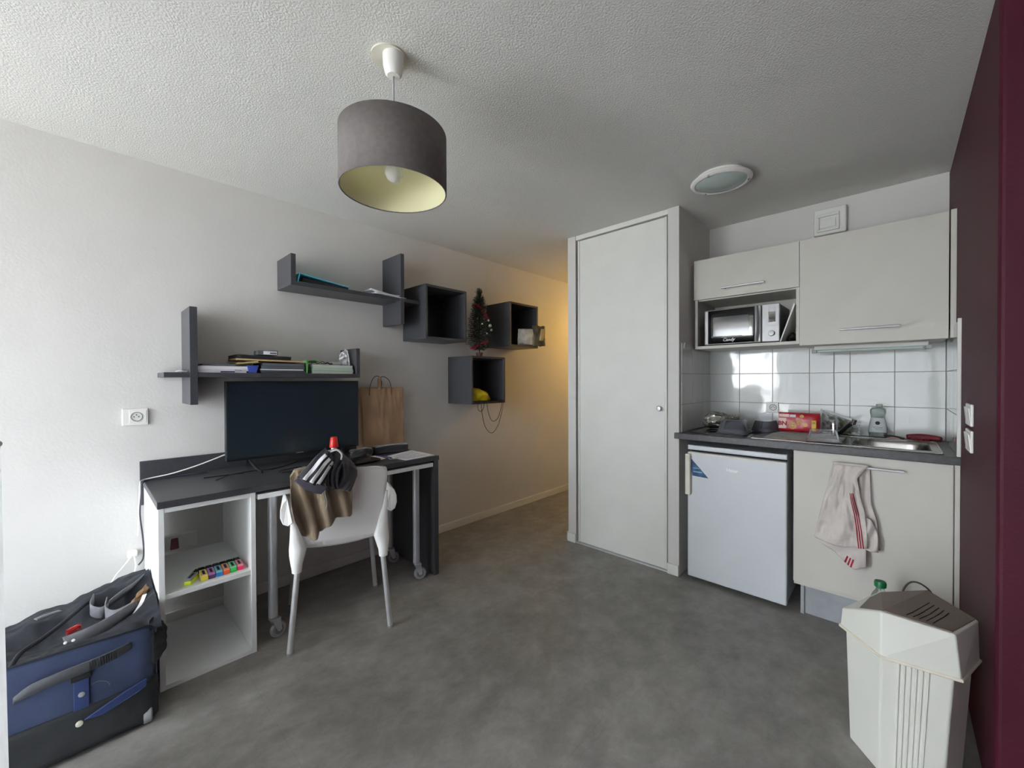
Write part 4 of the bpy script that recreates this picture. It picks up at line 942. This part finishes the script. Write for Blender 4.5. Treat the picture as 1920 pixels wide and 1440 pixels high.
# base cabinet with door
t = thing('base_cabinet', (2.83, .1, 0), 'cream sink base cabinet with a wide door and grey plinth', 'cabinet')
for y in (.369, -.187): MB().box(2.556, 3.10, y, y+.016, .16, .864).build('side_panel', m_cab, t)
MB().box(2.556, 3.10, -.171, .369, .16, .176).build('bottom_panel', m_cab, t)
MB().box(2.60, 2.615, -.187, .358, 0, .158).build('plinth', m_grey, t, bev=.001)
MB().box(2.585, 3.10, .345, .360, 0, .160).build('foot_panel', m_grey, t)
dr = MB().box(2.537, 2.555, -.180, .385, .180, .861).build('door', m_cab, t, bev=.0012)
handle(dr, .225, -.028, 2.537, .814)
tag(MB().box(2.540, 2.556, -.1995, -.184, .0, .863).build('filler_strip', m_cab, bev=.001), 'narrow cream filler strip between the base cabinet door and burgundy wall', 'filler strip')
# fridge
t = thing('refrigerator', (2.8, .67, 0), 'white undercounter refrigerator with cream handle', 'refrigerator')
MB().box(2.606, 3.06, .421, .927, .018, .800).build('fridge_body', m_fridge, t, bev=.006)
MB().box(2.558, 3.06, .416, .931, .800, .829).build('top_panel', m_fridge, t, bev=.006, seg=3)
MB().box(2.598, 2.607, .424, .924, .030, .796).build('door_seal', m_gap, t)
dr = MB().box(2.554, 2.598, .416, .931, .022, .788).build('door', m_fridge, t, bev=.008, seg=3)
MB().box(2.5525, 2.5545, .420, .927, .776, .786).build('door_trim', m_cream, dr, bev=.001)
MB().box(2.528, 2.556, .906, .937, .527, .776).build('door_handle', m_cream, dr, bev=.006, seg=3)
for y in (.45, .89): MB().cyl((2.62,y,0), (2.62,y,.02), .016, n=16).build('foot', m_black, t)
MB().prism([(2.5538,.922,.762),(2.5538,.900,.643),(2.5538,.808,.640)], (-.0006,0,0)).build('sticker', mat('blue_sticker', (36,98,132), .35, var=(30,.3), col2=(20,52,96)), dr)
m = MB(); m.box(2.5526,2.5534,.845,.895,.667,.672).box(2.5526,2.5534,.86,.898,.690,.693).build('sticker_lines', mat('pale_blue', (150,190,205), .5), dr)
text('Haier', .026, (2.5530,.680,.705), (0,-1,0), (0,0,1), m_logo, dr, bold=.0010, width=.060)

# ------------------------------------------------------------------ things on the worktop
def wrect(mb, y0, y1, z0, z1, x, dx=.0004):
    mb.box(x-dx, x, min(y0,y1), max(y0,y1), z0, z1); return mb
t = thing('foil_packet', (2.86, .86, .905), 'twisted silver foil coffee packet lying at the back of the hob', 'packet')
m = MB()
rings = []
ctr = [(2.845,.925,.958,.006),(2.845,.915,.958,.040),(2.85,.890,.960,.052),(2.855,.85,.962,.050),(2.86,.815,.968,.040),(2.865,.78,.978,.022),(2.87,.755,.985,.012),(2.87,.735,.988,.016),(2.872,.722,.99,.010)]
for i, (x, y, z, r_) in enumerate(ctr):
    rings.append([V(x + r_*math.cos(q)*(1+.55*noise.noise(V(math.cos(q)*2.6, math.sin(q)*2.6, i*1.3))), y, max(.9055, z + r_*1.02*math.sin(q)*(1+.60*noise.noise(V(math.cos(q)*2.8, math.sin(q)*2.8, i*1.2+9))))) for q in [2*PI*k/28 for k in range(28)]])
m.loft(rings); m.build('foil_wrap', m_foil, t, smooth=True, angle=25)
MB().lathe((2.802,.895,.955), [(.001,.0),(.022,.001),(.027,.004)], 24, (1,.15,0)).build('printed_spot', mat('grey_print_patch', (88,88,92), .5), t, smooth=True)
def rbox(c, w0, d0, w1, d1, z0, z1, rz, m_, t, name, p=.35, n=40):
    rings = []
    for f_, (w_, d_) in ((0, (w0, d0)), (.08, (w0, d0)), (.92, (w1, d1)), (1, (w1*.96, d1*.96))):
        rings.append([V(c[0],c[1],z0+(z1-z0)*f_) + Matrix.Rotation(rz,3,'Z') @ V(w_/2*math.copysign(abs(math.cos(q))**p, math.cos(q)), d_/2*math.copysign(abs(math.sin(q))**p, math.sin(q)), 0) for q in [2*PI*i/n for i in range(n)]])
    m = MB(); m.loft(rings); return m.build(name, m_, t, smooth=True, angle=60)
t = thing('food_tray', (2.74, .71, .905), 'smoky plastic food tray upside down on the hob', 'food tray')
rbox((2.745,.725), .235, .155, .195, .120, .909, .980, .15, m_smoke, t, 'tray_body')
MB().box(-.125, .125, -.085, .085, .9052, .9085, Matrix.Translation(V(2.745,.725,0)) @ Matrix.Rotation(.15,4,'Z')).build('tray_rim', m_smoke, t, bev=.001)
t = thing('food_tray', (2.86, .60, .905), 'second smoky plastic tray half behind the first, near the socket', 'food tray')
rbox((2.935,.590), .16, .12, .13, .09, .908, .972, -.2, m_smoke, t, 'tray_body')
t = thing('food_box', (2.66, .27, .9065), 'clear plastic food box turned over on the sink drainer', 'food box')
rbox((2.665,.275), .13, .135, .115, .115, .911, .962, .1, m_clear, t, 'box_body')
MB().box(-.072, .072, -.075, .075, .9075, .9105, Matrix.Translation(V(2.665,.275,0)) @ Matrix.Rotation(.1,4,'Z')).build('box_rim', m_clear, t, bev=.001)
# biscuit pack
t = thing('biscuit_packet', (2.97, .425, .907), 'red biscuit packet with smiling biscuits standing against the tiles', 'packet')
bc = V(2.965, .425, .968)
Rr = V(.0,-1,0); Uu = V(.10,0,1).normalized(); Nn = Rr.cross(Uu)
MB().pillow(bc, Rr, Uu, Nn, .205, .118, .046, px=7, py=5, wr=.003, seed=1).build('wrapper', mat('red_wrapper', (166,28,40), .3, var=(12,.1), bump=(18,.5,.006)), t, smooth=True)
def bp_(u, v, d=.0245): return bc + Rr*u + Uu*v + Nn*d
def disc(u, v, rx, ry, d, material, name):
    m = MB(); m.loft([[bp_(u+rx*math.cos(q), v+ry*math.sin(q), d) for q in [2*PI*i/24 for i in range(24)]], [bp_(u+rx*math.cos(q)*.9, v+ry*math.sin(q)*.9, d+.0012) for q in [2*PI*i/24 for i in range(24)]]]); return m.build(name, material, t, smooth=True)
def quad(u0, u1, v0, v1, d, material, name):
    m = MB(); m.loft([[bp_(u0,v0,d), bp_(u1,v0,d), bp_(u1,v1,d), bp_(u0,v1,d)], [bp_(u0,v0,d+.0006), bp_(u1,v0,d+.0006), bp_(u1,v1,d+.0006), bp_(u0,v1,d+.0006)]]); return m.build(name, material, t)
m_bisc = mat('biscuit_print', (206,160,104), .5); m_ylw = mat('yellow_print', (214,172,50), .5); m_pinkw = mat('pale_print', (226,200,186), .5)
quad(-.098, -.058, -.040, .024, .0238, m_pinkw, 'brand_panel'); quad(-.096, -.045, .030, .048, .0215, m_pinkw, 'brand_panel'); quad(-.042, -.012, .030, .046, .0225, m_stripe, 'printed_label')
disc(-.026, -.020, .020, .022, .0240, m_bisc, 'biscuit'); disc(.006, .004, .014, .017, .0240, m_bisc, 'biscuit'); disc(.036, -.012, .014, .012, .0238, m_bisc, 'biscuit'); disc(.018, .037, .011, .010, .0220, m_bisc, 'biscuit')
quad(.066, .088, -.046, .016, .0225, m_ylw, 'price_flash')
def smile(u, v, s_, d):
    m = MB()
    for e in (-1, 1): m.cyl(bp_(u+e*.0075*s_, v+.006*s_, d), bp_(u+e*.0075*s_, v+.006*s_, d+.0006), .0022*s_, n=8)
    m.tube([bp_(u+.010*s_*math.sin(a), v-.002*s_-.008*s_*math.cos(a), d+.0004) for a in [(-1.1+2.2*k/8) for k in range(9)]], .0012*s_, 6, 1)
    m.build('printed_face', m_ink, t)
smile(-.026, -.020, 1, .0252); smile(.006, .004, .75, .0252); smile(.018, .037, .5, .0232)
text('BN', .034, tuple(bp_(-.078, -.010, .0246)), tuple(Rr), tuple(Uu), m_towred, t, bold=.0012)
text('x2', .014, tuple(bp_(.077, .002, .0234)), tuple(Rr), tuple(Uu), m_ink, t, bold=.0004)
# salad bag
t = thing('salad_bag', (3.02, .235, .907), 'crumpled clear bag of green salad propped behind the tap', 'bag')
m = MB()
def sal(a, b, s_):
    y = .330 - a*.185; top = 1.052 - .066*a; z = .908 + (top-.908)*b
    th = .024*max(0, 1-abs(2*a-1)**3)**.5*max(0, 1-abs(2*b-1)**2.5)**.5
    return V(3.035 + .025*(b) - s_*(th + .006*noise.noise(V(a*6, b*6, s_*4))), y+.005*noise.noise(V(b*5,a*3,2)), z)
for s_ in (1, -1): m.sheet(lambda a, b, s_=s_: sal(a, b, s_), 24, 16)
m.build('film', m_clear, t, smooth=True)
m_leaf = mat('salad_green', (62,84,40), .6, var=(40,.3), col2=(112,118,74))
m = MB()
for k in range(60):
    a, b = random.uniform(.08,.85), random.uniform(.06,.80); p = (sal(a,b,1)+sal(a,b,-1))/2
    r_ = random.uniform(.010,.018); n1 = V(random.uniform(-1,1), random.uniform(-.4,.4), random.uniform(-.4,.4)).normalized(); u_ = n1.orthogonal().normalized(); v_ = n1.cross(u_)
    m.face([p + (u_*math.cos(q)*r_ + v_*math.sin(q)*r_*.6) + V(random.uniform(-.002,.002),0,0) for q in [2*PI*i/7 for i in range(7)]])
m.build('leaves', m_leaf, t)
# washing-up bottle
t = thing('detergent_bottle', (3.03, .072, .9035), 'clear washing up liquid bottle with a pale label against the tiles', 'bottle')
def ell(prof, cx=3.035, cy=.072, e=.62, n=32):
    return [[V(cx + r_*e*math.cos(q), cy + r_*math.sin(q), z) for q in [2*PI*i/n for i in range(n)]] for r_, z in prof]
bp2 = [(.026,.907),(.036,.910),(.040,.930),(.039,.960),(.034,.990),(.029,1.015),(.031,1.030),(.034,1.045),(.032,1.060),(.024,1.069),(.008,1.072)]
MB().loft(ell(bp2)).build('bottle_body', m_bottle, t, smooth=True, angle=60)
MB().loft(ell([(.024,.9085),(.034,.911),(.038,.930),(.037,.945)])).build('liquid', mat('pale_green_liquid', (172,180,174), .1, alpha=.35), t, smooth=True)
m = MB(); rg = []
for z, r_ in ((.934,.0402),(.960,.0394),(.990,.0345),(1.014,.0298)):
    rg.append([V(3.035 + (r_+.0006)*.62*math.cos(q), .072 + (r_+.0006)*math.sin(q), z) for q in [PI*.64+PI*.72*i/16 for i in range(17)]])
m.loft(rg, closed=False); m.build('label', mat('pale_teal_label', (184,191,190), .5, var=(6,.04)), t, smooth=True)
MB().lathe((3.0115,.072,.986), [(.010,0),(.010,.0008),(.007,.0012),(.007,.0004)], 24, (-1,0,0)).build('label_emblem', m_ink, t)
m = MB()
for k in range(3): m.box(3.0095, 3.0105, .052, .092-k*.006, .962-k*.007, .9645-k*.007)
m.build('lettering', m_print, t)
MB().lathe((3.04,.066,1.072), [(.014,0),(.015,.002),(.014,.016),(.001,.017)], 20).build('cap', m_bottle, t, smooth=True)
# brush / gloves
t = thing('rubber_glove', (2.99, -.11, .9065), 'dark red rubber glove lying on the sink end against the tiles', 'glove')
MB().tube([(3.03,-.045,.920),(3.04,-.09,.922),(3.03,-.135,.921),(3.015,-.170,.919)], lambda q: .012+.005*math.sin(q*PI), 12, 6).build('glove_palm', mat('dark_red_rubber', (104,18,34), .5, bump=(20,.6,.006)), t, smooth=True)
for k in range(3): MB().tube([(3.03,-.06-k*.02,.914),(3.00,-.07-k*.02,.9125),(2.985,-.085-k*.02,.9125)], .0065, 10, 5).build('finger', mat('dark_red_rubber', (112,20,36), .5), t, smooth=True)
t = thing('dish_brush', (2.96, .0, .9065), 'black handled dish brush lying across the sink rim', 'brush')
MB().tube([(2.985,.045,.919),(2.985,.02,.921),(2.975,-.01,.918),(2.965,-.035,.914)], lambda q: .0075-.002*q, 10, 6).build('handle', m_black, t, smooth=True)
MB().tube([(2.955,.035,.912),(2.955,.01,.916),(2.95,-.015,.912)], .004, 8, 6).build('cord_loop', mat('pinkish_plastic', (176,140,128), .5), t, smooth=True)

# ------------------------------------------------------------------ tea towel on the base cabinet handle
t = thing('tea_towel', (2.49, .16, .34), 'white linen tea towel with red stripes hung over the cabinet handle', 'towel')
def ip(tab, v):
    if v <= tab[0][0]: return tab[0][1]
    for (p, q), (r_, s_) in zip(tab, tab[1:]):
        if v <= r_: return q+(s_-q)*(v-p)/(r_-p)
    return tab[-1][1]
def tfn(a, b):
    z = .822 - b*.372
    yl = ip([(0,.220),(.03,.224),(.35,.245),(.7,.270),(1,.292)], b); yr = ip([(0,.094),(.16,.130),(.38,.118),(.6,.100),(.8,.094),(1,.090)], b)
    y = yl+(yr-yl)*a
    x = 2.492 - .012*b - .014*math.sin(a*PI)*b + .006*math.sin(a*11+b*7)*min(1,b*4) + .009*noise.noise(V(a*5, b*6, 0)) + .009*noise.noise(V(a*11+3, b*9, 2))*min(1,b*3)
    return V(x, y, z - (.020*(1-abs(2*a-1))*b))
MB().sheet(tfn, 36, 40).build('front_fall', m_towel, t, smooth=True, angle=180, solid=.0018)
def tfn2(a, b):   # lower folded corner hanging out below the front fall
    y = .289-.192*a; zt = .462-.02*a; zb = ip([(0,.448),(.43,.390),(.68,.343),(.79,.336),(1,.352)], a)
    return V(2.494+.007*math.sin(a*9+b*4)+.004*math.sin(a*21)*b-.010*b, y, zt+(zb-zt)*b)
MB().sheet(tfn2, 26, 18).build('lower_fold', m_towel, t, smooth=True, angle=180, solid=.0018)
def tfn3(a, b):   # rear fall between towel front and door
    z = .820 - b*.40; yl = .150-.02*b; yr = ip([(0,.088),(.2,.085),(.45,.082),(.65,.060),(1,.048)], b)
    return V(2.518-.006*b+.008*math.sin(a*9+b*4), yl+(yr-yl)*a, z+.02*a*b)
MB().sheet(tfn3, 22, 30).build('rear_fall', m_towel, t, smooth=True, angle=180, solid=.0018)
def tfn4(a, b):   # right flap
    z = .585-b*.150; yl = .110-.004*b; yr = .082-.026*math.sin(min(1,b*1.6)*PI/2)
    return V(2.490+.008*math.sin(a*5+b*8), yl+(yr-yl)*a, z)
MB().sheet(tfn4, 14, 20).build('side_flap', m_towel, t, smooth=True, angle=180, solid=.0018)
MB().sheet(lambda a, b: V(2.484+.010*math.cos(a*PI)+.022*(a), .222-(.222-.092)*b, .818+.010*math.sin(a*PI)), 8, 16).build('handle_fold', m_towel, t, smooth=True, angle=180, solid=.0018)
for k in range(3):
    def st(a, b, k=k):
        aa = .80+k*.045+a*.026 - .20*b*0; bb = .34+b*.66
        aa = .71 + k*.042 + a*.022 + .12*b
        p = tfn(aa, bb); return p + V(-.0028,0,0)
    MB().sheet(st, 3, 30).build('red_stripe', m_towred, t, smooth=True, solid=.0006)
    def st2(a, b, k=k):
        p = tfn2(.64+k*.055+a*.03-.05*b, .62+b*.37); return p + V(-.0028,0,0)
    MB().sheet(st2, 3, 8).build('red_stripe', m_towred, t, smooth=True, solid=.0006)

# ------------------------------------------------------------------ pedal bin
t = thing('waste_bin', (1.79, -.02, 0), 'white plastic swing lid waste bin with taupe flap beside the burgundy wall', 'bin')
lo = [(1.795,.111),(1.697,.034),(1.712,-.105),(1.822,-.150),(1.905,-.05),(1.875,.062)]
up = [(1.783,.122),(1.672,.030),(1.690,-.124),(1.824,-.172),(1.918,-.055),(1.886,.074)]
m = MB(); m.loft([[V(x,y,0) for x, y in lo], [V(x,y,.392) for x, y in up]])
m.build('bin_body', m_bin, t, bev=.006, seg=3)
m = MB()
for k in range(6):
    f0 = .235 + k*.082
    a0 = V(*lo[1],0.02).lerp(V(*lo[2],0.02), f0); a1 = V(*up[1],.388).lerp(V(*up[2],.388), f0)
    b0 = V(*lo[1],0.02).lerp(V(*lo[2],0.02), f0+.052); b1 = V(*up[1],.388).lerp(V(*up[2],.388), f0+.052)
    n_ = V(-.004,0,0)
    m.loft([[a0+V(.002,0,0), b0+V(.002,0,0), b0.lerp(a0,.25)+n_, a0.lerp(b0,.25)+n_], [a1+V(.002,0,0), b1+V(.002,0,0), b1.lerp(a1,.25)+n_, a1.lerp(b1,.25)+n_]])
m.build('ribs', m_bin, t, bev=.001)
lz = .385
lr = [(1.775,.135,lz),(1.655,.030,lz),(1.675,-.137,lz),(1.832,-.186,lz),(1.935,-.055,lz),(1.898,.083,lz)]
ur = [(1.775,.131,.447),(1.660,.030,.522),(1.664,-.124,.515),(1.802,-.180,.518),(1.858,-.079,.550),(1.866,.040,.500)]
m = MB(); a = [m.bm.verts.new(p) for p in lr]; b = [m.bm.verts.new(p) for p in ur]
for i in range(6): m.bm.faces.new((a[i], a[(i+1)%6], b[(i+1)%6], b[i]))
m.bm.faces.new((b[0],b[1],b[5])); m.bm.faces.new((b[1],b[4],b[5])); m.bm.faces.new((b[1],b[2],b[3])); m.bm.faces.new((b[1],b[3],b[4])); m.bm.faces.new(list(reversed(a)))
m.build('lid', m_bin, t, bev=.004, seg=3)
m = MB(); m.tube([V(*p)+V(0,0,.002) for p in lr+[lr[0]]], .005, 8, 1); m.build('lid_rim', m_binrim, t, smooth=True)
U = [V(*p) for p in ur]; cen = sum(U, V(0,0,0))/6
F = [p.lerp(cen, k_) + V(0,0,.0045) for p, k_ in zip(U, (.12,.06,.07,.05,.05,.09))]
m = MB()
for tri in ((0,1,5),(1,4,5),(1,2,3),(1,3,4)):
    m.loft([[F[i]-V(0,0,.004) for i in tri], [F[i] for i in tri]])
fo = m.build('swing_flap', m_flap, t)
m = MB()
def onf(f_, g):   # a point on the sloping flap: f_ across, g from front to back
    A_ = F[1].lerp(F[2], f_); B_ = F[4].lerp(F[3], f_); p = A_.lerp(B_, g)
    # height on the two triangles (1,2,3) and (1,3,4)
    for tri in ((1,2,3),(1,3,4)):
        a_, b_, c_ = [F[i] for i in tri]; n_ = (b_-a_).cross(c_-a_)
        z_ = a_.z - (n_.x*(p.x-a_.x)+n_.y*(p.y-a_.y))/n_.z
        d1 = (b_.x-a_.x)*(p.y-a_.y)-(b_.y-a_.y)*(p.x-a_.x); d2 = (c_.x-b_.x)*(p.y-b_.y)-(c_.y-b_.y)*(p.x-b_.x); d3 = (a_.x-c_.x)*(p.y-c_.y)-(a_.y-c_.y)*(p.x-c_.x)
        if (d1 >= 0) == (d2 >= 0) == (d3 >= 0) or (d1 <= 0 and d2 <= 0 and d3 <= 0) or (d1 >= 0 and d2 >= 0 and d3 >= 0): return V(p.x, p.y, z_)
    return p
for k in range(5):
    f_ = .30+k*.10
    m.tube([onf(f_*(1-.08*g), .10+.62*g) for g in (0,.25,.5,.75,1)], .0013, 6, 1)
m.build('flap_grooves', m_grooveshade, fo)  # raised dark lines, shading of the grooves painted in
t = thing('water_bottle', (2.33, .045, 0), 'clear plastic bottle with a green cap on the floor behind the bin', 'bottle')
MB().lathe((2.33,.045,0), [(.036,0),(.042,.008),(.042,.22),(.040,.26),(.026,.31),(.014,.332),(.013,.345)], 32).build('bottle_body', m_bottle, t, smooth=True)
MB().lathe((2.33,.045,.340), [(.0155,0),(.020,.004),(.021,.020),(.018,.027),(.001,.028)], 24).build('cap', m_greencap, t, smooth=True)
t = thing('carrier_bag', (2.22, -.06, 0), 'brown paper carrier bag with cord handle behind the waste bin', 'bag')
MB().pillow((2.215,-.07,.17), (0,1,0), (.0,0,1), (1,0,0), .20, .34, .10, wr=.008, px=8, py=10).build('bag_body', m_kraft, t, smooth=True)
MB().tube([(2.20,-.018,.33),(2.20,-.024,.40),(2.20,-.045,.440),(2.20,-.075,.442),(2.20,-.105,.41),(2.20,-.118,.33)], .0032, 8, 6).build('handle', mat('brown_cord', (70,58,54), .8), t, smooth=True)

# ------------------------------------------------------------------ corridor wall lamp (the warm light round the corner)
t = thing('wall_lamp', (4.0, 1.86, 1.85), 'warm globe wall lamp round the corner in the corridor', 'lamp')
MB().cyl((4.0,1.821,1.90), (4.0,1.86,1.90), .04, n=24).build('wall_plate', m_plast, t, smooth=True)
MB().lathe((4.0,1.92,1.83), [(.001,0),(.035,.01),(.06,.045),(.06,.07),(.04,.105),(.02,.115)], 28).build('globe', mat('lit_globe', (255,205,110), .5, emis=((255,204,112), 120)), t, smooth=True)
MB().lathe((4.0,1.92,1.935), [(.02,.02),(.09,.0),(.092,.004),(.02,.026)], 28).build('top_cap', m_plast, t, smooth=True)

# ------------------------------------------------------------------ light
w = bpy.data.worlds.new('sky'); bpy.context.scene.world = w; w.use_nodes = True; nt = w.node_tree
bg = nt.nodes['Background']; bg.inputs[1].default_value = 1.0
tc = nt.nodes.new('ShaderNodeTexCoord'); sp = nt.nodes.new('ShaderNodeSeparateXYZ'); nt.links.new(tc.outputs['Generated'], sp.inputs[0])
rp = nt.nodes.new('ShaderNodeValToRGB'); e = rp.color_ramp.elements
mr = nt.nodes.new('ShaderNodeMapRange'); mr.inputs[1].default_value = -1; mr.inputs[2].default_value = 1; nt.links.new(sp.outputs[2], mr.inputs[0]); nt.links.new(mr.outputs[0], rp.inputs[0])
e[0].position = .30; e[0].color = (.50,.49,.46,1); e[1].position = .56; e[1].color = (.96,1.03,1.13,1)
q = e.new(.47); q.color = (.52,.52,.50,1)
vm = nt.nodes.new('ShaderNodeVectorMath'); vm.operation = 'SCALE'; vm.inputs[3].default_value = 40.0
nt.links.new(rp.outputs[0], vm.inputs[0]); nt.links.new(vm.outputs[0], bg.inputs[0])
pl = bpy.data.lights.new('window_portal', 'AREA'); pl.shape = 'RECTANGLE'; pl.size = WY1-WY0; pl.size_y = WZ1-WZ0; pl.cycles.is_portal = True
po = bpy.data.objects.new('window_portal', pl); C.objects.link(po); po.location = (XW-.14, (WY0+WY1)/2, (WZ0+WZ1)/2); po.rotation_euler = (PI/2, 0, -PI/2)

# ------------------------------------------------------------------ camera
f_, th, pi_, ro, cz = 760.3205, math.radians(43.42314), .0094, -.0038, 1.2303
fw = V(math.cos(th)*math.cos(pi_), math.sin(th)*math.cos(pi_), -math.sin(pi_))
rt = V(math.sin(th), -math.cos(th), 0); upv = rt.cross(fw)
r2 = rt*math.cos(ro) + upv*math.sin(ro); u2 = -rt*math.sin(ro) + upv*math.cos(ro)
cam = bpy.data.cameras.new('camera'); co = bpy.data.objects.new('camera', cam); C.objects.link(co)
cam.sensor_width = 36; cam.lens = f_*36/1920; cam.clip_start = .02
co.matrix_world = Matrix(((r2.x,u2.x,-fw.x,0),(r2.y,u2.y,-fw.y,0),(r2.z,u2.z,-fw.z,cz),(0,0,0,1)))
S = bpy.context.scene; S.camera = co
S.view_settings.view_transform = 'Standard'; S.view_settings.look = 'None'; S.view_settings.gamma = 1; S.view_settings.use_curve_mapping = False
S.view_settings.exposure = 0.16
S.cycles.max_bounces = 12; S.cycles.diffuse_bounces = 8; S.cycles.transparent_max_bounces = 16
S.cycles.sample_clamp_indirect = 6
